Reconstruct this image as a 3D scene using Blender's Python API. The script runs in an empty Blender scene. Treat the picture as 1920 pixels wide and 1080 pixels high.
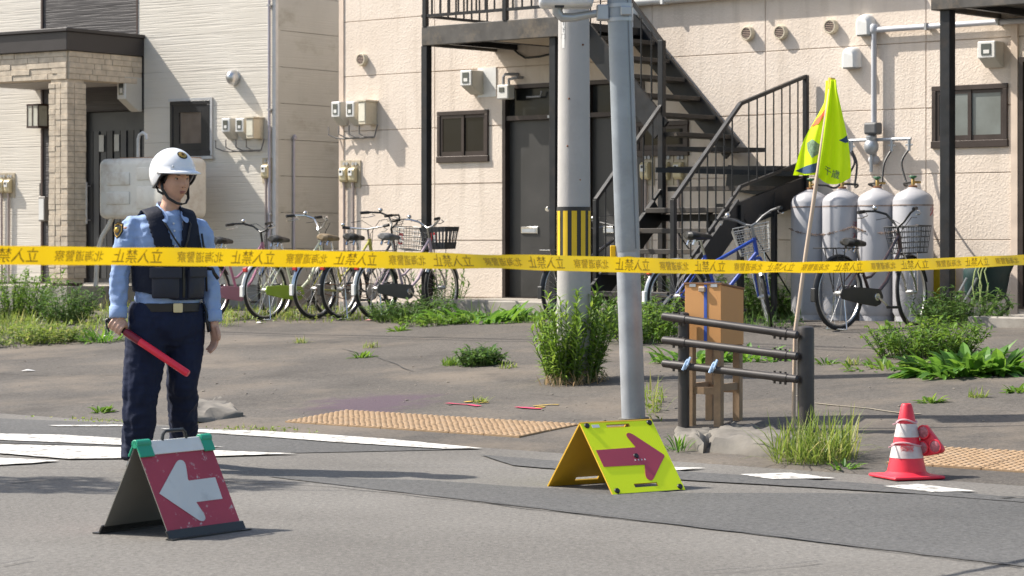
import bpy, bmesh, math, random
from math import radians as RD, sin, cos, pi
from mathutils import Vector, Matrix, noise as MN
random.seed(7)
sc = bpy.context.scene
# ------------------------------------------------------------------ camera
F, CX, CY, CAMZ = 4750.0, 960.0, 455.0, 1.25          # focal length in photo pixels, horizon row, eye height
cd = bpy.data.cameras.new('camera'); cam = bpy.data.objects.new('camera', cd)
sc.collection.objects.link(cam); sc.camera = cam
cam.location = (0, 0, CAMZ); cam.rotation_euler = (RD(90), 0, 0)
cd.sensor_width = 36; cd.lens = 36 * F / 1920; cd.shift_y = -(540 - CY) / 1920
cd.clip_start = 0.1; cd.clip_end = 2000
cd.dof.use_dof = True; cd.dof.focus_distance = 15.5; cd.dof.aperture_fstop = 8
# ------------------------------------------------------------------ sky and sun
SUN = Vector((-0.957, 0.292, 0)).normalized() * cos(RD(46)) + Vector((0, 0, sin(RD(46))))   # towards the sun
w = bpy.data.worlds.new('World'); sc.world = w; w.use_nodes = True
nt = w.node_tree; bg = nt.nodes['Background']; sky = nt.nodes.new('ShaderNodeTexSky')
sky.sky_type = 'NISHITA'; sky.sun_disc = False; sky.sun_elevation = RD(46)
sky.sun_rotation = math.atan2(SUN.x, SUN.y); sky.air_density = 1.2; sky.dust_density = 2.2; sky.ozone_density = 0.8
nt.links.new(sky.outputs[0], bg.inputs[0]); bg.inputs[1].default_value = 0.125
sd = bpy.data.lights.new('sun', 'SUN'); so = bpy.data.objects.new('sun', sd); sc.collection.objects.link(so)
sd.energy = 5.0; sd.angle = RD(0.6); sd.color = (1.0, 0.945, 0.86)
so.rotation_euler = (-SUN).to_track_quat('-Z', 'Y').to_euler(); so.location = SUN * 60
sc.view_settings.view_transform = 'Standard'; sc.view_settings.look = 'None'
sc.view_settings.exposure = 0.72; sc.view_settings.gamma = 1
sc.cycles.max_bounces = 5; sc.cycles.diffuse_bounces = 3; sc.cycles.transparent_max_bounces = 8
sc.cycles.use_denoising = True
# ------------------------------------------------------------------ frames of the place
def frame(deg, p0):
    a = RD(deg)
    return dict(U=Vector((cos(a), -sin(a))), N=Vector((-sin(a), -cos(a))), P=Vector(p0), rz=-a)
APT = frame(41, (0.237, 28.2))        # apartment front wall: x along the wall, N outward
HOU = frame(35, (-2.948, 31.6))       # house front wall, origin at its right corner
def hit(fr, x, y, off=0.0):
    "where the sight line through photo pixel x,y meets the plane 'off' in front of a wall: (u, z)"
    r = Vector(((x - CX) / F, 1.0)); Y = (off + fr['P'].dot(fr['N'])) / r.dot(fr['N'])
    return (r * Y - fr['P']).dot(fr['U']), CAMZ - (y - CY) / F * Y
def wp(fr, u, off, z):
    p = fr['P'] + fr['U'] * u + fr['N'] * off
    return Vector((p.x, p.y, z))
def uv(X, Y):
    d = Vector((X, Y)) - APT['P']; return d.dot(APT['U']), d.dot(APT['N'])
def lerp_tab(tab, x):
    if x <= tab[0][0]: return tab[0][1]
    for (a, b), (c, d) in zip(tab, tab[1:]):
        if x <= c: return b + (d - b) * (x - a) / (c - a)
    return tab[-1][1]
LOT = [(-1, .45), (2.0, .45), (3.0, .415), (9.3, .045), (9.85, .012), (10.05, -.04)]
ISL_U = 3.42 + 0.0
def zlot(u, v):
    z = lerp_tab(LOT, v)
    if v < 9.7: z += (0.008 * u if v < 6 else 0.008 * u * max(0, (9.7 - v) / 3.7))
    s = max(0, 1 - abs(v - 2) / 12)
    z += 0.016 * MN.noise(Vector((u * .9, v * .9, 3))) * min(1, max(0, (9.6 - v)))
    return z
def zg(X, Y):
    u, v = uv(X, Y)
    return max(0.0, zlot(u, v))
def gnd(x, y):
    "point of the ground seen through photo pixel x,y"
    r = Vector(((x - CX) / F, 1.0, -(y - CY) / F)); Y = 8.0
    while Y < 60 and CAMZ + r.z * Y > zg(r.x * Y, Y): Y += 0.5
    a, b = Y - 0.5, Y
    for _ in range(7):
        Y = (a + b) / 2
        if CAMZ + r.z * Y > zg(r.x * Y, Y): a = Y
        else: b = Y
    return Vector((r.x * Y, Y, zg(r.x * Y, Y)))
def at(x, y, Y): return Vector(((x - CX) / F * Y, Y, CAMZ - (y - CY) / F * Y))
# ------------------------------------------------------------------ mesh helpers
COL = sc.collection; RM = {}
class MB:
    def __init__(s): s.v = []; s.f = []; s.m = []
    def add(s, vs, fs, mi=0):
        b = len(s.v); s.v += [Vector(p) for p in vs]; s.f += [tuple(i + b for i in q) for q in fs]; s.m += [mi] * len(fs); return s
    def box(s, x0, x1, y0, y1, z0, z1, mi=0):
        return s.add([(x0,y0,z0),(x1,y0,z0),(x1,y1,z0),(x0,y1,z0),(x0,y0,z1),(x1,y0,z1),(x1,y1,z1),(x0,y1,z1)],
                     [(0,3,2,1),(4,5,6,7),(0,1,5,4),(1,2,6,5),(2,3,7,6),(3,0,4,7)], mi)
    def beam(s, p, q, w, h, up=(0,0,1), mi=0):
        p = Vector(p); q = Vector(q); d = (q - p).normalized(); a = d.cross(Vector(up)).normalized() * w / 2; b = a.cross(d).normalized() * h / 2
        return s.add([p-a-b,p+a-b,p+a+b,p-a+b,q-a-b,q+a-b,q+a+b,q-a+b],[(0,1,2,3),(4,7,6,5),(0,4,5,1),(1,5,6,2),(2,6,7,3),(3,7,4,0)], mi)
    def tube(s, pts, r, seg=8, cap=True, closed=False, mi=0, flat=1.0, up=None):
        pts = [Vector(p) for p in pts]; n = len(pts); rs = r if isinstance(r, (list, tuple)) else [r] * n
        ts = []
        for i in range(n):
            a = pts[(i - 1) % n] if (i > 0 or closed) else pts[i]; b = pts[(i + 1) % n] if (i < n - 1 or closed) else pts[i]
            ts.append((b - a).normalized())
        ref = Vector(up) if up else (Vector((0, 0, 1)) if abs(ts[0].z) < .9 else Vector((1, 0, 0)))
        x = (ref - ts[0] * ref.dot(ts[0])).normalized(); vs = []
        for i in range(n):
            x = (x - ts[i] * x.dot(ts[i])).normalized(); y = ts[i].cross(x)
            for k in range(seg):
                a = 2 * pi * k / seg
                vs.append(pts[i] + x * (cos(a) * rs[i]) + y * (sin(a) * rs[i] * flat))
        fs = []
        for i in range(n if closed else n - 1):
            j = (i + 1) % n
            for k in range(seg): fs.append((i*seg+k, i*seg+(k+1)%seg, j*seg+(k+1)%seg, j*seg+k))
        if cap and not closed:
            fs.append(tuple(range(seg))[::-1]); fs.append(tuple((n-1)*seg + k for k in range(seg)))
        return s.add(vs, fs, mi)
    def loft(s, rings, seg=20, cap=True, mi=0):
        vs = []; n = len(rings)
        for c, ax, ay in rings:
            c = Vector(c); ax = Vector(ax); ay = Vector(ay)
            for k in range(seg):
                a = 2 * pi * k / seg; vs.append(c + ax * cos(a) + ay * sin(a))
        fs = [(i*seg+k, i*seg+(k+1)%seg, (i+1)*seg+(k+1)%seg, (i+1)*seg+k) for i in range(n-1) for k in range(seg)]
        if cap: fs.append(tuple(range(seg))[::-1]); fs.append(tuple((n-1)*seg+k for k in range(seg)))
        return s.add(vs, fs, mi)
    def lathe(s, prof, seg=20, c=(0,0,0), mi=0, M=None):
        c = Vector(c); vs = []; n = len(prof)
        for r, z in prof:
            for k in range(seg):
                p = Vector((r*cos(2*pi*k/seg), r*sin(2*pi*k/seg), z)); vs.append((M @ p if M else p) + c)
        fs = [(i*seg+k, i*seg+(k+1)%seg, (i+1)*seg+(k+1)%seg, (i+1)*seg+k) for i in range(n-1) for k in range(seg)]
        fs.append(tuple(range(seg))[::-1]); fs.append(tuple((n-1)*seg+k for k in range(seg)))
        return s.add(vs, fs, mi)
    def ball(s, c, rx, ry, rz, seg=14, rings=9, mi=0, M=None):
        c = Vector(c); vs = []; 
        for i in range(1, rings):
            t = pi * i / rings
            for k in range(seg):
                p = Vector((rx*sin(t)*cos(2*pi*k/seg), ry*sin(t)*sin(2*pi*k/seg), -rz*cos(t))); vs.append((M @ p if M else p) + c)
        b = len(vs); q = Vector((0,0,-rz)); vs.append((M @ q if M else q) + c); q = Vector((0,0,rz)); vs.append((M @ q if M else q) + c)
        fs = [(i*seg+k, i*seg+(k+1)%seg, (i+1)*seg+(k+1)%seg, (i+1)*seg+k) for i in range(rings-2) for k in range(seg)]
        for k in range(seg): fs.append((b, (k+1)%seg, k)); fs.append((b+1, (rings-2)*seg+k, (rings-2)*seg+(k+1)%seg))
        return s.add(vs, fs, mi)
    def prism(s, poly, d, fn, mi=0):
        "2D outline given thickness d; fn(a, b, depth) places it"
        n = len(poly); vs = [fn(a, b, 0) for a, b in poly] + [fn(a, b, d) for a, b in poly]
        fs = [tuple(range(n)), tuple(range(2*n-1, n-1, -1))] + [(i, i+n, (i+1)%n+n, (i+1)%n) for i in range(n)]
        return s.add(vs, fs, mi)
    def xf(s, M): s.v = [M @ p for p in s.v]; return s
    def build(s, name, mats, parent=None, world=False, smooth=False, bevel=0, bseg=1, mod=None, normals=True):
        me = bpy.data.meshes.new(name)
        vs = s.v
        if world and parent is not None:
            Mi = RM[parent].inverted(); vs = [Mi @ p for p in vs]
        me.from_pydata([tuple(p) for p in vs], [], s.f)
        if not isinstance(mats, (list, tuple)): mats = [mats]
        for m in mats: me.materials.append(m)
        if len(mats) > 1: me.polygons.foreach_set('material_index', s.m)
        if normals or bevel:
            bm = bmesh.new(); bm.from_mesh(me)
            if normals: bmesh.ops.recalc_face_normals(bm, faces=bm.faces)
            if bevel:
                es = [e for e in bm.edges if e.is_manifold and e.calc_face_angle(0) > RD(30)]
                bmesh.ops.bevel(bm, geom=es, offset=bevel, segments=bseg, affect='EDGES', profile=0.5, clamp_overlap=True)
            bm.to_mesh(me); bm.free()
        if smooth:
            me.polygons.foreach_set('use_smooth', [True] * len(me.polygons))
            if smooth != 'all': me.set_sharp_from_angle(angle=RD(38))
        o = bpy.data.objects.new(name, me); COL.objects.link(o)
        if parent is not None: o.parent = parent; RM[o] = RM[parent]
        else: RM[o] = Matrix()
        return o
def tag(o, label=None, cat=None, group=None, kind=None):
    if label: o['label'] = label
    if cat: o['category'] = cat
    if group: o['group'] = group
    if kind: o['kind'] = kind
    return o
def thing(name, label, cat, loc=(0,0,0), rz=0, group=None):
    o = bpy.data.objects.new(name, None); COL.objects.link(o); o.location = loc; o.rotation_euler = (0, 0, rz)
    o.empty_display_size = 0.1
    RM[o] = Matrix.Translation(loc) @ Matrix.Rotation(rz, 4, 'Z'); return tag(o, label, cat, group)
def wthing(fr, name, label, cat, u, z, off=0, group=None):
    "a thing fixed on a wall: local x along the wall, -y outward"
    return thing(name, label, cat, wp(fr, u, off, z), fr['rz'], group)
def bake(o, voxel=None, smooth=0, sub=0, solid=0):
    "apply modifiers and keep the result as the object's own mesh"
    if solid: m = o.modifiers.new('s', 'SOLIDIFY'); m.thickness = solid; m.offset = 0
    if voxel: m = o.modifiers.new('r', 'REMESH'); m.mode = 'VOXEL'; m.voxel_size = voxel; m.use_smooth_shade = True
    if smooth: m = o.modifiers.new('k', 'SMOOTH'); m.factor = .5; m.iterations = smooth
    if sub: m = o.modifiers.new('d', 'SUBSURF'); m.levels = sub; m.render_levels = sub
    dg = bpy.context.evaluated_depsgraph_get(); dg.update()
    me = bpy.data.meshes.new_from_object(o.evaluated_get(dg)); old = o.data
    o.modifiers.clear(); mats = list(old.materials); o.data = me
    me.materials.clear()
    for m in mats: me.materials.append(m)
    me.polygons.foreach_set('use_smooth', [True] * len(me.polygons)); return o
_tc = {}
def text_geo(s, size=1.0):
    "flat glyph outlines of a line of writing: verts (x, y) centred, faces"
    if (s, size) in _tc: return _tc[(s, size)]
    c = bpy.data.curves.new('t', 'FONT'); c.body = s; c.size = size; c.align_x = 'CENTER'; c.align_y = 'CENTER'; c.resolution_u = 2
    o = bpy.data.objects.new('t', c); COL.objects.link(o)
    dg = bpy.context.evaluated_depsgraph_get(); dg.update()
    me = bpy.data.meshes.new_from_object(o.evaluated_get(dg))
    r = ([(p.co.x, p.co.y) for p in me.vertices], [tuple(f.vertices) for f in me.polygons])
    bpy.data.objects.remove(o); bpy.data.curves.remove(c); bpy.data.meshes.remove(me); _tc[(s, size)] = r
    return r
# ------------------------------------------------------------------ materials
def new_mat(name):
    m = bpy.data.materials.new(name); m.use_nodes = True
    t = m.node_tree; return m, t, t.nodes['Principled BSDF']
def nd(t, ty, **kw):
    n = t.nodes.new(ty)
    for k, v in kw.items():
        if k in n.inputs: n.inputs[k].default_value = v
        else: setattr(n, k, v)
    return n
def coords(t, scale=(1,1,1)):
    tc = t.nodes.new('ShaderNodeTexCoord'); mp = t.nodes.new('ShaderNodeMapping'); mp.inputs['Scale'].default_value = scale
    t.links.new(tc.outputs['Object'], mp.inputs[0]); return mp.outputs[0]
def noise_n(t, vec, scale, detail=4, rough=.55):
    n = t.nodes.new('ShaderNodeTexNoise'); n.inputs['Scale'].default_value = scale; n.inputs['Detail'].default_value = detail; n.inputs['Roughness'].default_value = rough
    t.links.new(vec, n.inputs['Vector']); return n.outputs[0]
def ramp(t, fac, stops):
    r = t.nodes.new('ShaderNodeValToRGB'); e = r.color_ramp.elements
    while len(e) < len(stops): e.new(.5)
    for k, (p, c) in enumerate(stops):
        e[k].position = p; e[k].color = (c[0], c[1], c[2], 1) if not isinstance(c, (int, float)) else (c, c, c, 1)
    t.links.new(fac, r.inputs[0]); return r.outputs[0]
def mixc(t, fac, a, b, mode='MIX'):
    m = t.nodes.new('ShaderNodeMix'); m.data_type = 'RGBA'; m.blend_type = mode
    for sock, val in ((m.inputs[0], fac), (m.inputs[6], a), (m.inputs[7], b)):
        if hasattr(val, 'is_output'): t.links.new(val, sock)
        elif isinstance(val, (int, float)): sock.default_value = val
        else: sock.default_value = (*val, 1)
    return m.outputs[2]
def bump(t, h, p, strength=.5, dist=.01, prev=None):
    b = t.nodes.new('ShaderNodeBump'); b.inputs['Strength'].default_value = strength; b.inputs['Distance'].default_value = dist
    t.links.new(h, b.inputs['Height'])
    if prev is not None: t.links.new(prev, b.inputs['Normal'])
    if p is not None: t.links.new(b.outputs[0], p.inputs['Normal'])
    return b.outputs[0]
_mc = {}
def mat(name, col, rough=.6, metal=0.0, var=.12, vs=6.0, bp=0, bs=80, dirt=None, dscale=3.0, damt=.5, spec=.5, coat=0):
    if name in _mc: return _mc[name]
    m, t, p = new_mat(name); vec = coords(t)
    n = noise_n(t, vec, vs, 5)
    c = ramp(t, n, [(.3, [x * (1 - var) for x in col]), (.7, [min(1, x * (1 + var)) for x in col])])
    if dirt:
        n2 = noise_n(t, vec, dscale, 6, .7); c = mixc(t, ramp(t, n2, [(.5, 0.0), (.72, damt)]), c, dirt)
    t.links.new(c, p.inputs['Base Color'])
    rr = ramp(t, n, [(.3, max(0, rough - .08)), (.7, min(1, rough + .08))]); t.links.new(rr, p.inputs['Roughness'])
    p.inputs['Metallic'].default_value = metal; p.inputs['Specular IOR Level'].default_value = spec; p.inputs['Coat Weight'].default_value = coat
    if bp: bump(t, noise_n(t, vec, bs, 3), p, bp, .004)
    _mc[name] = m; return m
def leaf_mat(name, a, b, c=None):
    m, t, p = new_mat(name); g = t.nodes.new('ShaderNodeNewGeometry')
    st = [(0, a), (.7, b)] + ([(1, c)] if c else [])
    col = ramp(t, g.outputs['Random Per Island'], st); t.links.new(col, p.inputs['Base Color']); p.inputs['Roughness'].default_value = .5
    p.inputs['Specular IOR Level'].default_value = .35
    tr = t.nodes.new('ShaderNodeBsdfTranslucent'); mx = t.nodes.new('ShaderNodeMixShader'); mx.inputs[0].default_value = .38
    hs = nd(t, 'ShaderNodeHueSaturation'); hs.inputs['Value'].default_value = 1.5; hs.inputs['Hue'].default_value = .485; t.links.new(col, hs.inputs['Color']); t.links.new(hs.outputs[0], tr.inputs[0])
    t.links.new(p.outputs[0], mx.inputs[1]); t.links.new(tr.outputs[0], mx.inputs[2]); t.links.new(mx.outputs[0], t.nodes['Material Output'].inputs[0]); return m
def stucco_mat():
    m, t, p = new_mat('stucco'); vec = coords(t)
    big = noise_n(t, vec, .9, 6, .65)
    c = ramp(t, big, [(.3, (.63, .53, .435)), (.55, (.70, .60, .505)), (.75, (.74, .645, .55))])
    streak = noise_n(t, coords(t, (7, 7, .6)), 1.0, 4)
    c = mixc(t, ramp(t, streak, [(.52, 0.0), (.8, .55)]), c, (.43, .355, .28))
    t.links.new(c, p.inputs['Base Color']); p.inputs['Roughness'].default_value = .85
    v = nd(t, 'ShaderNodeTexVoronoi'); v.feature = 'SMOOTH_F1'; v.inputs['Scale'].default_value = 46
    wob = noise_n(t, vec, 25, 2); add = nd(t, 'ShaderNodeVectorMath', operation='ADD'); sc_ = nd(t, 'ShaderNodeVectorMath', operation='SCALE'); sc_.inputs['Scale'].default_value = .05
    nn = t.nodes.new('ShaderNodeTexNoise'); nn.inputs['Scale'].default_value = 22; t.links.new(vec, nn.inputs['Vector'])
    t.links.new(nn.outputs['Color'], sc_.inputs[0]); t.links.new(vec, add.inputs[0]); t.links.new(sc_.outputs[0], add.inputs[1]); t.links.new(add.outputs[0], v.inputs['Vector'])
    h = ramp(t, v.outputs['Distance'], [(.1, 1.0), (.55, 0.0)])
    b1 = bump(t, h, None, .30, .006); bump(t, noise_n(t, vec, 60, 5, .7), p, .36, .006, b1); return m
def siding_mat(name, lo, hi, amt=.55):
    m, t, p = new_mat(name); vec = coords(t, (1.3, 1.3, 52)); n = noise_n(t, vec, 1.0, 3, .5)
    big = noise_n(t, coords(t, (.8, .8, .5)), 1.0, 5, .6)
    c = ramp(t, big, [(.3, lo), (.7, hi)])
    c = mixc(t, ramp(t, n, [(.36, .0 if amt < .3 else .10), (.44, 0.0)]), c, [x * .6 for x in lo]); t.links.new(c, p.inputs['Base Color']); p.inputs['Roughness'].default_value = .62
    h = ramp(t, n, [(.38, 0.0), (.5, .8), (.7, 1.0)]); bump(t, h, p, amt, .006); return m
def asphalt_mat(name, lo, hi, sand=None, speck=.5, stain=None):
    m, t, p = new_mat(name); vec = coords(t)
    f1 = noise_n(t, vec, 120, 5, .8); big = noise_n(t, coords(t, (1, 1, 1)), .55, 6, .6)
    c = ramp(t, big, [(.32, lo), (.68, hi)])
    f2 = noise_n(t, vec, 38, 5, .75)
    c = mixc(t, 1.0, c, ramp(t, f1, [(.34, .58), (.5, .98), (.68, 1.0)]), 'MULTIPLY'); c = mixc(t, .8, c, ramp(t, f2, [(.36, .30), (.5, .5), (.66, .74)]), 'OVERLAY')
    vo = nd(t, 'ShaderNodeTexVoronoi'); vo.inputs['Scale'].default_value = 62; t.links.new(vec, vo.inputs['Vector'])
    bit = ramp(t, vo.outputs['Distance'], [(.10, 1.0), (.22, 0.0)]); pick = ramp(t, vo.outputs['Color'], [(.60, 0.0), (.66, speck)])
    c = mixc(t, mixc(t, 1.0, bit, pick, 'MULTIPLY'), c, [min(1, x * 2.0) for x in hi])
    if sand:
        sn = noise_n(t, vec, .8, 8, .68); c = mixc(t, ramp(t, sn, [(.48, 0.0), (.68, .6)]), c, sand)
        dk = noise_n(t, coords(t, (.5, .5, .5)), 2.1, 7, .7); c = mixc(t, ramp(t, dk, [(.53, 0.0), (.70, .7)]), c, [x * .6 for x in lo])
    if stain:
        P, rad, colr = stain
        sub = nd(t, 'ShaderNodeVectorMath', operation='SUBTRACT'); t.links.new(coords(t), sub.inputs[0]); sub.inputs[1].default_value = P
        mu = nd(t, 'ShaderNodeVectorMath', operation='MULTIPLY'); t.links.new(sub.outputs[0], mu.inputs[0]); mu.inputs[1].default_value = (1 / rad[0], 1 / rad[1], 0)
        ln = nd(t, 'ShaderNodeVectorMath', operation='LENGTH'); t.links.new(mu.outputs[0], ln.inputs[0])
        ed = nd(t, 'ShaderNodeMath', operation='ADD'); t.links.new(ln.outputs['Value'], ed.inputs[0]); nz = noise_n(t, vec, 4.5, 7, .75)
        m2 = nd(t, 'ShaderNodeMath', operation='MULTIPLY_ADD'); t.links.new(nz, m2.inputs[0]); m2.inputs[1].default_value = 2.4; m2.inputs[2].default_value = -1.2; t.links.new(m2.outputs[0], ed.inputs[1])
        c = mixc(t, ramp(t, ed.outputs[0], [(.45, .8), (1.0, 0.0)]), c, colr)
    t.links.new(c, p.inputs['Base Color']); p.inputs['Roughness'].default_value = .88; p.inputs['Specular IOR Level'].default_value = .3
    b1 = bump(t, f1, None, .55, .006); bump(t, noise_n(t, vec, 28, 4), p, .3, .01, b1); return m
# ------------------------------------------------------------------ ground, road, markings
M_ROAD = asphalt_mat('road asphalt', (.134, .124, .111), (.184, .172, .155), speck=.7)
M_PATCH = asphalt_mat('newer asphalt', (.086, .084, .081), (.114, .111, .107), speck=.35)
stain_p = gnd(690, 757)
M_LOT = asphalt_mat('old lot asphalt', (.080, .071, .062), (.122, .108, .093), sand=(.195, .158, .120), speck=.5, stain=(stain_p, (.55, .75), (.085, .055, .075)))
M_PAINT, t_, p_ = new_mat('worn white road paint'); v_ = coords(t_)
c = ramp(t_, noise_n(t_, v_, 7, 5), [(.3, (.52, .50, .46)), (.7, (.64, .62, .58))])
c = mixc(t_, ramp(t_, noise_n(t_, v_, 13, 9, .8), [(.50, 0.0), (.575, 1.0)]), c, (.17, .158, .14))
t_.links.new(c, p_.inputs['Base Color']); p_.inputs['Roughness'].default_value = .8
M_CONC = mat('kerb concrete', (.15, .135, .115), .9, var=.3, vs=7, bp=.8, bs=30, dirt=(.13, .12, .10), dscale=5, damt=.6)
me = MB(); S = 300
me.add([(-S, -S, 0), (S, -S, 0), (S, S, 0), (-S, S, 0)], [(0, 1, 2, 3)])
tag(me.build('road', M_ROAD), kind='structure')
me = MB(); us = [-16 + .16 * i for i in range(201)]; vs_ = [-9 + .3 * i for i in range(27)] + [-.9 + .15 * i for i in range(68)] + [9.3 + .05 * i for i in range(17)]
ids = {}
for j, v in enumerate(vs_):
    for i, u in enumerate(us):
        p = wp(APT, u, v, zlot(u, v)); ids[i, j] = len(me.v); me.v.append(p)
for j in range(len(vs_) - 1):
    for i in range(len(us) - 1): me.f.append((ids[i, j], ids[i+1, j], ids[i+1, j+1], ids[i, j+1])); me.m.append(0)
tag(me.build('parking_lot', M_LOT, smooth='all'), kind='structure')
def g0(x, y, z=0.0): Y = (CAMZ - z) * F / (y - CY); return Vector(((x - CX) / F * Y, Y, z))
def sheet(name, pts, m, z, rough_edge=0.0, parent=None, sub=14):
    "a painted or laid sheet on the road, outline slightly ragged"
    P = [g0(x, y, z) for x, y in pts]; out = []
    for a, b in zip(P, P[1:] + P[:1]):
        n = max(1, int((b - a).length * sub)) if rough_edge else 1
        for k in range(n):
            q = a.lerp(b, k / n)
            if rough_edge: q = q + Vector((MN.noise(q * 11), MN.noise(q * 11 + Vector((5, 5, 5))), 0)) * rough_edge * .45
            out.append(q)
    o = MB(); o.add(out, [tuple(range(len(out)))])
    ob = o.build(name, m, parent); bm = bmesh.new(); bm.from_mesh(ob.data); bmesh.ops.triangulate(bm, faces=bm.faces); bm.to_mesh(ob.data); bm.free()
    for f in ob.data.polygons:
        if f.normal.z < 0: f.flip()
    return ob
tag(sheet('asphalt_patch', [(-60, 782), (200, 792), (420, 806), (700, 824), (900, 842), (560, 849), (250, 838), (-60, 828)], M_PATCH, .004, .03), kind='structure')
tag(sheet('asphalt_patch', [(500, 893), (940, 945), (1920, 1062), (2150, 1092), (2150, 965), (1900, 935), (1700, 926), (1500, 924), (1290, 924), (1000, 914), (800, 900)], M_PATCH, .004, .03), kind='structure')
tag(sheet('asphalt_patch', [(900, 852), (1290, 884), (1640, 907), (1960, 938), (2050, 952), (1700, 924), (1500, 912), (1290, 900), (960, 872)], M_PATCH, .007, .03), kind='structure')
for pts in ([(-40, 812), (120, 815), (300, 826), (420, 838), (230, 834), (-40, 823)], [(-40, 832), (150, 836), (350, 842), (560, 850), (330, 857), (130, 860), (-40, 846)],
            [(-40, 856), (112, 863), (60, 868), (-40, 873)], [(90, 797), (230, 796), (235, 799), (110, 799)], [(300, 803), (480, 807), (680, 818), (905, 840), (830, 841), (640, 829), (450, 815), (330, 808)],
            [(1190, 874), (1325, 877), (1260, 882), (1200, 879)], [(1385, 889), (1480, 886), (1566, 896), (1450, 898)], [(1655, 911), (1720, 907), (1830, 920), (1745, 922)]):
    tag(sheet('road_marking', pts, M_PAINT, .010, .03), kind='structure')
M_CRACK = mat('tar seam', (.045, .043, .042), .9)
def strip(name, pts, wd, m, z=.006, onlot=False):
    P = [gnd(x, y) + Vector((0, 0, .006)) if onlot else g0(x, y, z) for x, y in pts]; Q = []
    for a, b in zip(P, P[1:]):
        n = max(2, int((b - a).length * 8))
        for k in range(n):
            q = a.lerp(b, k / n); q = q + Vector((MN.noise(q * 3), MN.noise(q * 3 + Vector((9, 0, 0))), 0)) * .03; Q.append(q)
    if onlot:
        Q = [Vector((q.x, q.y, zg(q.x, q.y) + .006)) for q in Q]
    o = MB(); vs = []
    for i, q in enumerate(Q):
        t = (Q[min(i + 1, len(Q) - 1)] - Q[max(i - 1, 0)]).normalized(); s = Vector((-t.y, t.x, 0)) * wd * (.4 + 1.0 * abs(MN.noise(q * 5))) ; vs += [q - s, q + s]
    o.add(vs, [(2*i, 2*i+2, 2*i+3, 2*i+1) for i in range(len(Q) - 1)])
    ob = o.build(name, m)
    for f in ob.data.polygons:
        if f.normal.z < 0: f.flip()
    return tag(ob, kind='structure')
for pts, wd in (([(300, 893), (620, 908), (960, 946), (1440, 1000), (1960, 1066)], .012), ([(0, 872), (240, 876), (420, 884)], .006), ([(20, 903), (90, 896), (150, 892)], .012),
                ([(640, 870), (860, 872), (1010, 880)], .006), ([(0, 1056), (40, 1049), (100, 1040)], .008), ([(1310, 1070), (1500, 1056), (1580, 1046)], .006), ([(1880, 932), (1905, 930), (1960, 934)], .03)):
    strip('road_crack', pts, wd, M_CRACK, .013)
for pts in ([(990, 738), (1060, 744), (1130, 742)], [(640, 655), (700, 668), (780, 700)], [(0, 700), (120, 706), (260, 704)]): strip('lot_crack', pts, .008, M_CRACK, onlot=True)
# spray marks left on the asphalt
M_PINK = mat('pink marking paint', (.62, .05, .13), .8, var=.2, vs=20, dirt=(.15, .12, .11), dscale=14, damt=.8)
M_YEL = mat('yellow marking paint', (.62, .40, .03), .8, var=.2, vs=20, dirt=(.15, .12, .11), dscale=14, damt=.8)
for pts, m in (([(842, 757), (880, 760), (912, 765)], M_PINK), ([(965, 765), (1000, 767), (1030, 768)], M_PINK), ([(873, 755), (900, 753), (925, 754)], M_YEL), ([(897, 757), (930, 755)], M_YEL),
               ([(997, 763), (1030, 760), (1062, 760)], M_YEL), ([(1002, 766), (1040, 763)], M_YEL)):
    strip('paint_mark', pts, .035, m, onlot=True)
# dashed dirt joint across the lot on the right
strip('lot_crack', [(1530, 757), (1600, 763), (1690, 775), (1760, 779)], .02, mat('sandy joint', (.33, .28, .2), .9), onlot=True)
# ------------------------------------------------------------------ tactile paving: every tile with its studs
M_TACT = mat('tactile ochre', (.33, .22, .125), .85, var=.22, vs=6, bp=.5, bs=60, dirt=(.22, .18, .14), dscale=7, damt=.75)
tb = MB(); tb.box(-.146, .146, -.146, .146, -.03, .004)
for i in range(6):
    for j in range(6):
        x, y = -.1225 + i * .049, -.1225 + j * .049
        tb.lathe([(.017, .003), (.015, .008), (.008, .011)], 7, (x, y, 0))
tile_me = None
def tactile(label, u0, nu, v0, nv, skip=()):
    global tile_me
    c = wp(APT, u0, v0, zlot(u0, v0)); root = thing('tactile_paving', label, 'paving', c, APT['rz']); root['kind'] = 'structure'
    for i in range(nu):
        for j in range(nv):
            if (i, j) in skip: continue
            u, v = u0 + (i + .5) * .3, v0 + (j + .5) * .3
            h = .5 * (zlot(u, v - .15) + zlot(u, v + .15)); sl = math.atan2(zlot(u, v + .14) - zlot(u, v - .14), .28)
            if tile_me is None: o = tb.build('tile', M_TACT, root, smooth=True); tile_me = o.data
            else: o = bpy.data.objects.new('tile', tile_me); COL.objects.link(o); o.parent = root
            o.location = ((u - u0), -(v - v0), h - c.z + .006 + random.uniform(-.002, .002)); o.rotation_euler = (-sl, 0, 0)
tactile('ochre studded paving strip at the road edge beside the arrow boards', 5.92, 7, 8.92, 2)
tactile('ochre studded paving strip at the road edge behind the traffic cone', 10.72, 8, 8.96, 2)
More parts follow.
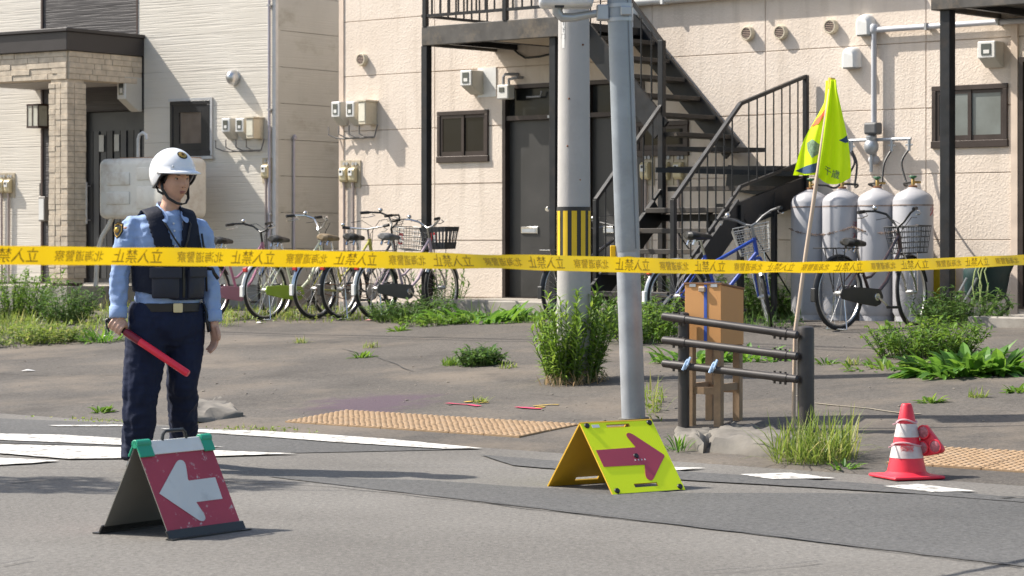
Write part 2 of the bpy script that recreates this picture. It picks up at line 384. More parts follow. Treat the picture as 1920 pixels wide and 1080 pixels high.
# ------------------------------------------------------------------ broken kerb at the fence
def rock(name, label, pts, base, h, seed, m, cat='kerb'):
    "lumpy stone from a ground outline"
    rnd = random.Random(seed); o = MB(); n = 40
    P = [g0(x, y) for x, y in pts]; C = sum(P, Vector()) / len(P); L = []
    for i in range(n):
        f = i / n * len(P); a = P[int(f) % len(P)]; b = P[(int(f) + 1) % len(P)]; L.append(a.lerp(b, f - int(f)))
    rings = []
    for k, (s, zz) in enumerate(((1.04, -.05), (1.03, .3), (1.0, .62), (.93, .88), (.8, .985), (.5, 1.0), (.2, 1.0))):
        for q in L:
            p = C + (q - C) * s; p.z = base + h * zz
            d = Vector((MN.noise(p * 7 + Vector((seed, 0, 0))), MN.noise(p * 7 + Vector((0, seed, 0))), MN.noise(p * 9 + Vector((0, 0, seed))))); p += d * (.045 if k < 5 else .02); o.v.append(p)
    for k in range(6):
        for i in range(n): o.f.append((k*n+i, k*n+(i+1)%n, (k+1)*n+(i+1)%n, (k+1)*n+i)); o.m.append(0)
    o.f.append(tuple(6*n+i for i in range(n))); o.m.append(0)
    return tag(o.build(name, m, smooth=True), label, cat)
rock('kerb_stone', 'long weathered concrete kerb stone in front of the pipe fence', [(1335, 858), (1462, 868), (1500, 856), (1455, 836), (1372, 824), (1325, 838)], 0, .115, 3, M_CONC)
rock('kerb_stone', 'short broken kerb lump left of the pipe fence beside the yellow board', [(1262, 846), (1318, 858), (1345, 842), (1325, 824), (1268, 822)], 0, .10, 8, M_CONC)
rock('kerb_stone', 'low rounded concrete kerb end on the ground behind the officer', [(355, 798), (450, 792), (430, 770), (385, 757), (350, 765)], 0.02, .07, 5, M_CONC)
# ------------------------------------------------------------------ apartment block
M_ST = stucco_mat()
M_STEEL = mat('dark painted steel', (.014, .015, .017), .42, .0, var=.25, vs=9, dirt=(.055, .038, .026), dscale=6, damt=.4, spec=.35)
M_STEEL2 = mat('weathered grey steel', (.085, .078, .07), .6, .0, var=.35, vs=5, dirt=(.20, .155, .105), dscale=3.5, damt=.85, spec=.3)
M_TREAD = mat('worn tread steel', (.050, .044, .038), .6, .0, var=.35, vs=6, dirt=(.11, .085, .06), dscale=5, damt=.7, spec=.3)
M_BRN = mat('brown aluminium', (.050, .036, .030), .4, .3, var=.15)
M_DOOR = mat('grey brown door', (.040, .038, .036), .42, var=.12, vs=2, dirt=(.08, .07, .06), dscale=2, damt=.3)
M_GLASS = mat('dark window glass', (.014, .014, .014), .08, var=.3, vs=2, spec=.25)
M_FROST = mat('frosted window glass', (.16, .175, .165), .22, var=.25, vs=2, spec=.7)
M_WHITE = mat('white enamel', (.70, .69, .66), .4, var=.06, vs=5, dirt=(.45, .40, .33), dscale=5, damt=.4)
M_CREAM = mat('cream plastic', (.60, .53, .40), .5, var=.1, dirt=(.35, .28, .18), dscale=6, damt=.5)
M_GREYP = mat('grey plastic', (.34, .34, .33), .5, var=.1, dirt=(.2, .17, .13), dscale=6, damt=.4)
M_BLACK = mat('black plastic', (.018, .018, .018), .45, var=.2)
M_GALV = mat('galvanised steel', (.42, .44, .46), .42, .55, var=.12, vs=4, dirt=(.30, .30, .30), dscale=2.5, damt=.5)
M_CHROME = mat('chrome', (.62, .62, .62), .22, 1.0, var=.05)
M_DISP = mat('meter glass', (.05, .06, .06), .1, spec=.8)
M_PVC = mat('grey pvc pipe', (.46, .46, .48), .45, var=.08)
apt = thing('apartment_building', 'beige stucco apartment block with grey doors behind an outdoor steel stair', 'building', wp(APT, 0, 0, 0), APT['rz'])
def A(x, y, off=0): return hit(APT, x, y, off)
wl = A(823, 212); wr = A(915, 297); W1 = (wl[0], wr[0], wr[1], wl[1])
wl = A(1751, 165); wr = A(1888, 268); W2 = (wl[0], wr[0], wr[1], wl[1])
wl = A(1244, 230); wr = A(1290, 282); W3 = (wl[0] - .35, wr[0], wr[1] - .02, wl[1])
ud0, ud1 = A(943, 400)[0], A(1046, 400)[0] + .05; ue0, ue1 = A(1098, 400)[0], A(1098, 400)[0] + .82
uz = A(1906, 400)[0]
DOORS = [(ud0, ud1, .62, 3.02), (ue0, ue1, .62, 3.02), (uz + .03, uz + .9, .62, 3.02)]
HOLES = [W1, W2, W3] + DOORS
def weld(ob):
    bm = bmesh.new(); bm.from_mesh(ob.data); bmesh.ops.remove_doubles(bm, verts=bm.verts, dist=1e-5); bmesh.ops.recalc_face_normals(bm, faces=bm.faces); bm.to_mesh(ob.data); bm.free(); return ob
def panel(name, x0, x1, z0, z1, holes, parent, m, y0=0.0, th=.1, ch=.007):
    "one wall panel, chamfered to its joints, with any openings cut out"
    hs = [h for h in holes if h[0] < x1 and h[1] > x0 and h[2] < z1 and h[3] > z0]
    o = MB()
    if not hs:
        a, b, c, d = x0 + ch, x1 - ch, z0 + ch, z1 - ch
        o.add([(a, y0, c), (b, y0, c), (b, y0, d), (a, y0, d), (x0+.001, y0+ch*1.4, z0+.001), (x1-.001, y0+ch*1.4, z0+.001), (x1-.001, y0+ch*1.4, z1-.001), (x0+.001, y0+ch*1.4, z1-.001)],
              [(0, 1, 2, 3), (0, 4, 5, 1), (1, 5, 6, 2), (2, 6, 7, 3), (3, 7, 4, 0)])
        o.add([(x0+.001, y0+ch*1.4, z0+.001), (x1-.001, y0+ch*1.4, z0+.001), (x1-.001, y0+ch*1.4, z1-.001), (x0+.001, y0+ch*1.4, z1-.001), (x0+.001, y0+th, z0+.001), (x1-.001, y0+th, z0+.001), (x1-.001, y0+th, z1-.001), (x0+.001, y0+th, z1-.001)],
              [(0, 4, 5, 1), (1, 5, 6, 2), (2, 6, 7, 3), (3, 7, 4, 0)])
    else:
        xs = sorted({x0 + ch, x1 - ch, *[min(max(h[k], x0 + ch), x1 - ch) for h in hs for k in (0, 1)]}); zs = sorted({z0 + ch, z1 - ch, *[min(max(h[k], z0 + ch), z1 - ch) for h in hs for k in (2, 3)]})
        full = {}
        for i in range(len(xs) - 1):
            for j in range(len(zs) - 1):
                cx, cz = (xs[i] + xs[i+1]) / 2, (zs[j] + zs[j+1]) / 2
                full[i, j] = not any(h[0] < cx < h[1] and h[2] < cz < h[3] for h in hs)
        comp = {}; todo = [k for k, ok in full.items() if ok]; groups_ = []
        while todo:
            st_ = [todo.pop()]; g_ = []
            while st_:
                c_ = st_.pop(); g_.append(c_)
                for di, dj in ((1, 0), (-1, 0), (0, 1), (0, -1)):
                    k_ = (c_[0] + di, c_[1] + dj)
                    if k_ in todo: todo.remove(k_); st_.append(k_)
            groups_.append(g_)
        for gi, g_ in enumerate(groups_):
            if gi: o = MB()
            for (i, j) in g_:
                a, b, c, d = xs[i], xs[i+1], zs[j], zs[j+1]
                o.add([(a, y0, c), (b, y0, c), (b, y0, d), (a, y0, d)], [(0, 1, 2, 3)])
                for di, dj, e in ((-1, 0, ((a, c), (a, d))), (1, 0, ((b, c), (b, d))), (0, -1, ((a, c), (b, c))), (0, 1, ((a, d), (b, d)))):
                    if not full.get((i + di, j + dj), False):
                        (p, q), (r, s_) = e; o.add([(p, y0, q), (r, y0, s_), (r, y0 + th, s_), (p, y0 + th, q)], [(0, 1, 2, 3)])
            if gi < len(groups_) - 1: weld(o.build(name, m, parent))
    if not o.f: return None
    return weld(o.build(name, m, parent))
ZR = [.40, .628, 1.277, 1.924, 2.571, 3.221, 3.87, 4.52, 5.4]
UC = [A(640, 300)[0], A(815, 300)[0], ud1 + .22, A(1300, 300)[0] - .55, A(1435, 200)[0], A(1736, 200)[0], uz - .012, uz + 1.2, uz + 4.5]
for i in range(len(UC) - 1):
    for j in range(len(ZR) - 1): panel('wall_panel', UC[i], UC[i+1], ZR[j], ZR[j+1], HOLES, apt, M_ST)
core = MB(); prev = UC[0] + .01
for d in sorted(DOORS):
    core.box(prev, d[0], .018, .4, .3, 5.4); core.box(d[0], d[1], .018, .4, d[3], 5.4); prev = d[1]
core.box(prev, UC[-1], .018, .4, .3, 5.4); core.box(UC[0] + .002, UC[-1], .405, 7, .3, 5.4)
core.build('wall_core', M_ST, apt)
o = MB()
cn = UC[0]; o.box(cn - .03, cn + .045, -.012, .2, .4, 5.4); o.build('corner_trim', mat('beige trim', (.62, .50, .40), .6), apt)
o = MB(); o.box(uz - .05, uz + .02, -.02, .14, .5, 3.4); o.build('corner_trim', mat('beige trim', (.62, .50, .40), .6), apt)
# foundation
o = MB(); o.box(UC[0], UC[-1], -.03, .3, .2, .55); o.build('foundation', mat('foundation concrete', (.25, .235, .21), .9, bp=.4, bs=40), apt)
def window(par, x0, x1, z0, z1, panes, mf, split=True, y=0.0):
    f = MB(); t = .045
    f.box(x0-.02, x1+.02, y-.03, y+.02, z0-.035, z0+t-.01); f.box(x0-.015, x1+.015, y-.025, y+.02, z1-t+.01, z1+.015)
    f.box(x0-.012, x0+t-.01, y-.026, y+.02, z0+t-.01, z1-t+.01); f.box(x1-t+.01, x1+.012, y-.026, y+.02, z0+t-.01, z1-t+.01)
    w_ = f.build('window', mf, par, bevel=.004)
    xm = (x0 + x1) / 2; S = ((x0+.03, xm+.02, -.008, panes[0]), (xm-.02, x1-.03, .004, panes[1])) if split else ((x0+.03, x1-.03, 0, panes[0]),)
    for a, b, dy, mp in S:
        s_ = MB(); k = .038
        for q in ((a, a+k, z0+.03, z1-.03), (b-k, b, z0+.03, z1-.03), (a+k, b-k, z0+.03, z0+.03+k*1.5), (a+k, b-k, z1-.03-k, z1-.03)): s_.box(q[0], q[1], y+dy-.006, y+dy+.006, q[2], q[3])
        s_.build('sash', mf, w_); g = MB(); g.box(a+.02, b-.02, y+dy+.001, y+dy+.005, z0+.05, z1-.05); g.build('pane', mp, w_)
    return w_
window(apt, *W1, (M_GLASS, M_GLASS), M_BRN); window(apt, *W2, (M_FROST, M_FROST), M_BRN); window(apt, *W3, (M_GLASS, M_GLASS), M_BRN)
def door(x0, x1, z0, z1, knob=1):
    f = MB(); t = .045
    f.box(x0, x0+t, -.015, .12, z0, z1); f.box(x1-t, x1, -.015, .12, z0, z1); f.box(x0+t, x1-t, -.015, .12, z1-t, z1); f.box(x0+t, x1-t, .0, .12, z0+2.0, z0+2.05); f.box(x0+t, x1-t, -.02, .12, z0, z0+.02)
    d = f.build('door', M_BRN, apt); p = MB(); p.box(x0+t, x1-t, .06, .1, z0+.02, z0+2.0); p.build('door_leaf', M_DOOR, d, bevel=.003)
    g = MB(); g.box(x0+t, x1-t, .07, .09, z0+2.05, z1-t); g.build('transom_pane', mat('transom glass', (.022, .024, .024), .15, var=.4, vs=3, spec=.25), d)
    kx = x1 - .20 if knob > 0 else x0 + .14
    k = MB(); k.lathe([(.026, .06), (.026, .05), (.012, .045), (.012, .02), (.026, .01), (.03, -.005), (.02, -.018)], 14, (kx, 0, z0 + 1.0), M=Matrix.Rotation(pi/2, 4, 'X') @ Matrix.Scale(-1, 4, (0, 0, 1))); k.build('door_knob', M_CHROME, d, smooth=True)
    ms = MB(); xm = (x0 + x1) / 2 - .08; ms.box(xm-.125, xm+.125, .045, .06, z0+.73, z0+.81); b = ms.build('mail_slot', M_CHROME, d, bevel=.006)
    s_ = MB(); s_.box(xm-.1, xm+.1, .040, .045, z0+.745, z0+.785); s_.build('slot_flap', M_GALV, d)
    pl = MB(); pl.box(x1-.2, x1-.08, -.003, 0, z0+2.012, z0+2.042); pl.build('number_plate', M_WHITE, d)
    return d
for d in DOORS: door(*d)
# white duct along the upper wall and its drop pipe
zz = A(1250, 4)[1]
t = wthing(APT, 'air_duct', 'white half round duct running along the wall above the stair', 'duct', A(1195, 10)[0], zz)
o = MB(); o.tube([(0, -.06, -.3), (0, -.06, .0), (.03, -.06, .03), (3.4, -.06, .03)], .055, 12); o.build('pipe', M_WHITE, t, smooth=True)
for x in (.4, 1.5, 2.6):
    o = MB(); o.box(x, x+.03, -.12, 0, -.03, .09); o.build('bracket', M_WHITE, t)
# ------------------------------------------------------------------ walkways
def walkway(label, u0, u1, dep, posts, pr, soffit=None, rails=True, z0=3.40, z1=3.61):
    t = wthing(APT, 'steel_walkway', label, 'walkway', u0, z0)
    L = u1 - u0
    o = MB(); o.box(0, L, -dep, -dep+.05, 0, z1-z0); o.box(0, .05, -dep+.05, 0, 0, z1-z0-.003); o.build('edge_beam', M_STEEL2, t, bevel=.006)
    o = MB(); o.box(.05, L, -dep+.05, -.005, .06, .14); o.build('deck', M_STEEL, t)
    for k in range(int(L / .6)):
        q = MB(); q.box(.3+k*.6, .36+k*.6, -dep+.05, -.01, .005, .06); q.build('joist', M_STEEL, t)
    if soffit:
        q = MB(); q.box(soffit[0]-u0, soffit[1]-u0, -dep+.052, -.004, .0015, .004); q.build('soffit_panel', mat('soffit board', (.5, .41, .32), .7), t)
    for pu, po, top in posts:
        q = MB(); gz = zlot(pu, po) - .03; q.box(pu-u0-pr/2, pu-u0+pr/2, -po-pr/2, -po+pr/2, gz-z0, top); q.build('post', M_STEEL, t, bevel=.004)
    if rails:
        h0, h1 = z1-z0+.10, z1-z0+1.05
        for a_ in ((0, L, -dep-.002, -dep+.04, h0, h0+.03), (0, L, -dep-.002, -dep+.04, h1, h1+.04), (0, .035, -dep+.04, 0, h0, h0+.03), (0, .035, -dep+.04, 0, h1, h1+.04)): q = MB(); q.box(*a_); q.build('rail', M_STEEL, t)
        for k in range(1, int(L / .13)):
            q = MB(); q.box(k*.13, k*.13+.016, -dep+.012, -dep+.026, h0+.03, h1); q.build('baluster', M_STEEL, t)
        for k in range(1, int(dep / .13)):
            q = MB(); q.box(.012, .026, -k*.13-.016, -k*.13, h0+.03, h1); q.build('baluster', M_STEEL, t)
        for x in (.02, 1.18, 1.9):
            if x < L: q = MB(); q.box(x, x+.05, -dep-.008, -dep+.045, z1-z0, h1+.02); q.build('rail_post', M_STEEL, t)
    return t
uL = A(790, 86, 1.2)[0]; uS = A(1104, 120, 1.0)[0] - .25
walkway('weathered upper walkway with railing and black post left of the poles', uL, 1.62, 1.2, [(uL + .03, 1.15, .0), (A(1040, 300, 1.12)[0], 1.12, .0)], .085, soffit=(.45, 1.6))
uR = A(1745, 20, 1.2)[0]
walkway('dark upper walkway on a black post at the right edge of the wall', uR, uR + 3.2, 1.2, [(uR + .12, 1.1, 0.0)], .105, rails=True)
# ------------------------------------------------------------------ outdoor stair
ui, uo, off1 = 2.62, 3.70, 1.06
st = wthing(APT, 'steel_staircase', 'black steel staircase turning down from the upper walkway to the ground', 'staircase', ui, .45)
zb = .45
def SP(u, off, z): return Vector((u - ui, -off, z - zb))
def sbeam(name, a, b, wd, h, m=M_STEEL, up=(0, 0, 1)): q = MB(); q.beam(a, b, wd, h, up); return q.build(name, m, st)
# upper flight along the wall, descending to the right
zt, ut, pitch = 3.60, 1.47, 1.026; rise = .205
for off, nm in ((.09, 'stringer'), (off1, 'stringer')):
    zc = lambda u: zt - (u - ut) * pitch
    a, b = SP(ut - .05, off, zc(ut - .05) - .03), SP(ui + (.18 if off < .5 else .0), off, zc(ui + (.18 if off < .5 else 0)) - .03); sbeam(nm, a, b, .035, .24)
n_up = 6
for k in range(n_up):
    z = zt - rise * (k + 1); u = ut + (rise * (k + 1)) / pitch
    q = MB(); q.box(u-.13-ui, u+.13-ui, -off1+.02, -.11, z-zb-.045, z-zb); q.build('tread', M_TREAD, st, bevel=.004)
# winder treads turning the corner
ztop = zt - rise * (n_up + 1)
pc = (ui + .04, off1 - .04)
ang = [(-90, -45), (-45, -12), (-12, 0)]
corner = [Vector((uo - .02, .06)), Vector((ui + .04, .06)), Vector((uo - .02, off1 - .02))]
W = [[(0, 0), (0, -1), (.55, -1)], [(0, 0), (.55, -1), (1, -1), (1, -.5)], [(0, 0), (1, -.5), (1, 0)]]
for k, poly in enumerate(W):
    z = ztop - rise * k + .06
    P = [(pc[0] + a * (uo - .02 - pc[0]), pc[1] + b * (pc[1] - .10)) for a, b in poly]
    q = MB(); q.prism(P, .045, lambda a, b, d: SP(a, b, z - d)); q.build('winder_tread', M_TREAD, st)
# lower flight coming out from the wall
zk = lambda off: 1.66 - (off - 1.2) * .865
for u_ in (ui + .02, uo - .02):
    sbeam('stringer', SP(u_, 1.15, zk(1.15) - .12), SP(u_, 2.55, zk(2.55) - .1), .035, .24)
sbeam('stringer', SP(uo - .02, .05, 1.93 - .14), SP(uo - .02, 1.2, 1.655 - .14), .036, .26)
sbeam('stringer', SP(ui + .1, .07, 1.93 - .0), SP(uo - .03, .07, 1.93 - .14), .036, .26)
k = 0
for k in range(6):
    off = 1.25 + k * .237; z = zk(off) - .02 + (.0)
    if z < .5: break
    q = MB(); q.box(.04, uo-ui-.04, -off-.13, -off+.13, z-zb-.05, z-zb); q.build('tread', M_TREAD, st, bevel=.004)
# railings
def post(u, off, z0, z1, s=.05): q = MB(); q.box(u-ui-s/2, u-ui+s/2, -off-s/2, -off+s/2, z0-zb, z1-zb); return q.build('newel_post', M_STEEL, st, bevel=.003)
post(ui, off1, .42, 3.30, .062); post(uo, .07, 1.6, 2.95, .05); post(uo, 2.28, .42, 1.66, .05); post(ui, 2.12, .42, 1.67, .045)
post(uo, 1.2, .42, 1.62, .055); post(uo - .02, .6, .42, 1.75, .05); post(uo-.45, 1.1, .42, 1.55, .05)
RAILS = [(SP(ut - .05, off1, zt + 1.02), SP(ui, off1, 3.29)), (SP(uo, .07, 2.94), SP(uo, 1.2, 2.615)), (SP(uo, 1.2, 2.615), SP(uo, 2.28, 1.66)), (SP(ui, off1, 2.65), SP(ui, 2.12, 1.67)),
         (SP(ut - .05, off1, zt + .02 + .12), SP(ui, off1, 3.29 - .88)), (SP(uo, .07, 2.08), SP(uo, 1.2, 1.80)), (SP(uo, 1.2, 1.80), SP(uo, 2.28, .86)), (SP(ui, off1, 1.80), SP(ui, 2.12, .86))]
for i, (a, b) in enumerate(RAILS): sbeam('handrail' if i < 4 else 'bottom_rail', a, b, .042 if i < 4 else .03, .034 if i < 4 else .03)
for (a, b), (c, d), n in ((RAILS[0], RAILS[4], 9), (RAILS[1], RAILS[5], 8), (RAILS[2], RAILS[6], 8), (RAILS[3], RAILS[7], 7)):
    for k in range(1, n):
        p, r = a.lerp(b, k / n), c.lerp(d, k / n); r.x, r.y = p.x, p.y; q = MB(); q.tube([p, r], .0085, 6); q.build('baluster', M_STEEL, st)
# support frame under the turn
sbeam('support_beam', SP(ui + .35, 1.62, 2.0 - .03), SP(uo + .1, .35, 2.0 - .06), .04, .05)
sbeam('support_beam', SP(ui, 1.1, 1.5), SP(uo, 1.1, 1.5), .05, .07); sbeam('support_beam', SP(ui, .12, 1.62), SP(uo, .12, 1.62), .05, .07)
for a, b in ((SP(ui + .1, 1.1, 1.5), SP(uo - .1, 1.1, .5)), (SP(uo, .1, .5), SP(uo, 1.15, 1.5))):
    q = MB(); q.tube([a, b], .008, 6); q.build('brace', M_STEEL, st)
# ------------------------------------------------------------------ concrete steps at the doors
M_SLAB = mat('porch concrete', (.33, .30, .26), .9, var=.18, vs=4, bp=.5, bs=50, dirt=(.18, .16, .13), dscale=3, damt=.5)
o = MB(); o.box(-.35, 2.5, -1.15, -.035, .3, .63); tag(o.build('door_step', M_SLAB, None, bevel=.012), 'low concrete step in front of the grey door', 'step')
ob = bpy.context.scene.objects['door_step']; ob.location = wp(APT, -.2, 0, 0); ob.rotation_euler = (0, 0, APT['rz'])
o = MB(); o.box(0, 3.5, -1.9, -.035, .2, .60); ob = tag(o.build('door_step', M_SLAB, None, bevel=.012), 'concrete porch step at the right edge beside the green cart', 'step')
ob.location = wp(APT, A(1785, 600, 1.9)[0] + .15, 0, 0); ob.rotation_euler = (0, 0, APT['rz'])
# ------------------------------------------------------------------ house on the left
M_SID = siding_mat('white siding', (.61, .56, .48), (.68, .63, .55), .42)
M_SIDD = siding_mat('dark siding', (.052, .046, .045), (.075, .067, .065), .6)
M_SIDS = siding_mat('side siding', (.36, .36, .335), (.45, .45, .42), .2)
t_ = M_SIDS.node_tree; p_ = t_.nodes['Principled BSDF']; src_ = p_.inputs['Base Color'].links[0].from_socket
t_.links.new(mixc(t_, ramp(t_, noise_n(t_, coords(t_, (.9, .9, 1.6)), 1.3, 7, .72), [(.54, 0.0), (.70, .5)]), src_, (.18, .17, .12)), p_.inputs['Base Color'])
M_FASC = mat('dark fascia metal', (.045, .038, .036), .5, .2, var=.12, vs=3)
M_STONE = mat('split face stone', (.56, .47, .36), .85, var=.2, vs=9, bp=.9, bs=38, dirt=(.36, .28, .20), dscale=8, damt=.5)
M_TRIMB = mat('dark brown trim', (.06, .035, .028), .5)
M_SOF = mat('porch soffit', (.36, .33, .30), .7)
M_ALU = mat('pale corner trim', (.50, .50, .50), .4, .2)
def H(x, y, off=0): return hit(HOU, x, y, off)
hs = thing('house', 'white sided two storey house with dark roofed stone porch and dark door', 'house', wp(HOU, 0, 0, 0), HOU['rz'])
hw = (H(322, 190)[0], H(394, 190)[0], H(394, 287)[1], H(394, 190)[1])
uA, uB, uC = H(78, 300)[0], H(258, 30)[0], H(270, 300)[0]
zs = [.72, 1.175, 1.63, 2.085, 2.54, 2.995, 3.45, 3.905, 4.36, 4.815, 5.4]
for j in range(len(zs) - 1):
    panel('siding_board', uC if zs[j] < 3.9 else uB, 0, zs[j], zs[j+1], [hw], hs, M_SID, ch=.0015)
    panel('siding_board', uA - 5.0, uA, zs[j], zs[j+1], [], hs, M_SID, ch=.0015)
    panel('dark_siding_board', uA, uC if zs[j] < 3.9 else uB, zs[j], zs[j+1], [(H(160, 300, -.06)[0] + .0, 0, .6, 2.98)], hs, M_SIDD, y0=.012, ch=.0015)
    # side wall, seen in shade: boards run back from the corner
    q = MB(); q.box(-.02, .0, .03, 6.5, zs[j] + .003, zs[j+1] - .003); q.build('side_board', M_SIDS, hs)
o = MB(); o.box(-9, -.03, .2, 6.5, .3, 5.4); o.build('wall_core', mat('house core', (.3, .27, .24), .9), hs)
o = MB(); o.box(-9, -.004, .02, .3, .2, .72); o.box(-.03, -.004, .3, 6.5, .2, .72); o.build('foundation', mat('foundation concrete', (.25, .235, .21), .9), hs)
o = MB(); o.box(-.045, .012, -.014, .04, .7, 5.4); o.build('corner_trim', M_ALU, hs, bevel=.003)
o = MB(); o.box(uA - .012, uA + .02, -.005, .07, .7, 5.4); o.build('corner_trim', M_TRIMB, hs)
o = MB(); o.box(uB - .02, uB + .01, -.008, .07, 3.9, 5.4); o.build('corner_trim', M_TRIMB, hs)
w_ = window(hs, *hw, (mat('blind behind glass', (.16, .125, .10), .2, var=.1, spec=.7), M_GLASS), mat('black window frame', (.012, .012, .014), .4), split=False, y=0.0)
o = MB(); o.box(hw[0] + .03, hw[1] - .03, -.012, -.002, hw[2] + .03, hw[3] - .03)
o = MB()
for a in ((hw[0]+.035, hw[0]+.14, hw[2]+.035, hw[3]-.035), (hw[1]-.14, hw[1]-.035, hw[2]+.035, hw[3]-.035), (hw[0]+.14, hw[1]-.14, hw[2]+.035, hw[2]+.13), (hw[0]+.14, hw[1]-.14, hw[3]-.13, hw[3]-.035)): o.box(a[0], a[1], -.016, -.003, a[2], a[3])
o.build('sash', mat('black window frame', (.012, .012, .014), .4), w_)
o = MB(); x0, x1, z0, z1 = hw; o.box(x0-.04, x1+.05, -.022, -.002, z1+.017, z1+.05); o.box(x1+.013, x1+.05, -.022, -.002, z0-.03, z1+.017); o.box(x0-.05, x1+.07, -.05, -.002, z0-.075, z0-.037); o.build('window_surround', M_ALU, hs)
# porch: stone clad beams and column under a dark flat roof
OF = 1.40; uP = uC                                   # canopy right side plane and front plane
xl = uP - 2.0
o = MB(); o.box(xl, uP, -OF, .06, 3.665, 3.90); o.box(xl, uP + .03, -OF - .03, -.003, 3.90, 3.945); o.build('canopy_roof', M_FASC, hs, bevel=.006)
o = MB(); o.box(xl, uP - .25, -OF + .25, .05, 3.30, 3.315); o.build('soffit', M_SOF, hs)
bm_ = MB(); bm_.box(xl, uP - .05, -OF + .07, -OF + .24, 3.305, 3.664); bm_.box(uP - .24, uP - .05, -OF + .24, .0, 3.305, 3.664); pb = bm_.build('porch_beam', M_STONE, hs)
rnd = random.Random(4)
def stones(par, x0, x1, z0, z1, rows, face, lo=.12, hi=.42):
    dz = (z1 - z0) / rows
    for r in range(rows):
        x = x0
        while x < x1 - .02:
            L = min(rnd.uniform(lo, hi), x1 - x); 
            if x1 - x - L < .06: L = x1 - x
            d = rnd.uniform(.016, .030); g = .0012; q = MB()
            if face == 'front': q.box(x + g, x + L - g, -OF + .07 - d, -OF + .07, z0 + r*dz + g, z0 + (r+1)*dz - g)
            else: q.box(uP - .05, uP - .05 + d, x + g, x + L - g, z0 + r*dz + g, z0 + (r+1)*dz - g)
            q.build('stone', M_STONE, par, bevel=.004); x += L
stones(pb, uP - 1.98, uP - .052, 3.306, 3.663, 5, 'front'); stones(pb, -OF + .072, -.004, 3.306, 3.663, 5, 'side')
# column at the corner, stone course by course
cx0, cx1, cy0, cy1 = uP - .36, uP - .03, -OF + .045, -OF + .375
c_ = MB(); c_.box(cx0 + .02, cx1 - .02, cy0 + .02, cy1 - .02, .74, 3.304); pc_ = c_.build('porch_column', M_STONE, hs)
for k in range(38):
    z = .80 + k * .0665
    if z > 3.25: break
    for (a, b, c, d) in ((cx0, cx0+.11, cy0, cy1), (cx0+.116, cx0+.205, cy0, cy1 - .22), (cx1-.118, cx1, cy0 + .0, cy0+.12), (cx1-.16, cx1, cy0+.126, cy1)):
        e = rnd.uniform(-.004, .004); q = MB(); q.box(a - (e if a == cx0 else 0), b + (e if b == cx1 else 0), c - e, d, z + .0015, z + .065); q.build('stone', M_STONE, pc_, bevel=.003)
o = MB(); o.box(cx0 + .03, cx1 - .03, cy0 + .03, cy1 - .03, .4, .74); o.build('column_foot', M_TRIMB, hs)
# front door with ribs
dx0, dx1 = H(160, 300, -.06)[0], uC - .01
d = MB(); d.box(dx0, dx1, .10, .16, .72, 2.97); dd = d.build('door', mat('house door grey', (.045, .046, .048), .4, .1), hs)
nr = 9
for k in range(nr):
    a = dx0 + (dx1 - dx0) * (k + .1) / nr; q = MB(); q.box(a, a + (dx1 - dx0) * .8 / nr, .075 if k % 2 else .088, .10, .78, 2.72); q.build('door_rib', mat('house door grey', (.045, .046, .048), .4, .1) if k % 3 else mat('house door dark', (.02, .02, .022), .4), dd)
for f in (.22, .47):
    a = dx0 + (dx1 - dx0) * f; q = MB(); q.box(a, a + .085, .066, .074, 2.45, 2.67); q.build('door_light', mat('door glass', (.35, .36, .36), .15), dd)
q = MB(); q.tube([(dx0 + .06, .02, 1.5), (dx0 + .06, .02, 2.05)], .016, 8); q.tube([(dx0 + .06, .02, 1.55), (dx0 + .06, .1, 1.55)], .01, 6); q.tube([(dx0 + .06, .02, 2.0), (dx0 + .06, .1, 2.0)], .01, 6); q.build('door_handle', M_GALV, dd)
o = MB(); o.box(xl, uP + .1, -OF - .1, .0, .35, .70); o.build('porch_floor', M_SLAB, hs)
# ------------------------------------------------------------------ things on the walls
def lantern():
    u, z = H(80, 240, .02); t = wthing(HOU, 'wall_lantern', 'square wall lantern with frosted panes beside the house porch', 'lantern', u, z)
    o = MB(); o.box(-.105, -.04 + .14, -.2, -.02, 0.02, .29); o.build('diffuser', mat('lantern glass', (.55, .54, .47), .3), t)
    o = MB()
    for x in (-.11, -.015, .09): o.box(x, x + .014, -.206, -.194, 0, .31)
    for y in (-.2, -.03): o.box(.094, .108, y - .006, y + .006, 0, .31)
    o.box(-.112, .110, -.21, -.015, .29, .315); o.box(-.112, .110, -.21, -.015, -.005, .02); o.box(-.03, .05, -.02, 0, .06, .24); o.build('cage', M_TRIMB, t)
lantern()
u, z = H(85, 355, -.06); o = MB(); o.box(-.06, .03, .0, .06, -.09, .09); t = tag(o.build('intercom', M_BLACK, None, bevel=.008), 'small black intercom box on the dark porch wall', 'intercom'); t.location = wp(HOU, u, 0.0, z); t.rotation_euler = (0, 0, HOU['rz'])
t = wthing(HOU, 'letter_box', 'slim white letter box on the dark porch wall below the intercom', 'letter box', H(88, 393)[0], H(88, 415)[1])
o = MB(); o.box(-.07, .05, -.09, .06, 0, .33); o.build('box', mat('letter box frame', (.22, .20, .18), .5), t, bevel=.006); o = MB(); o.box(-.055, .035, -.098, -.09, .02, .30); o.build('flap', M_WHITE, t)
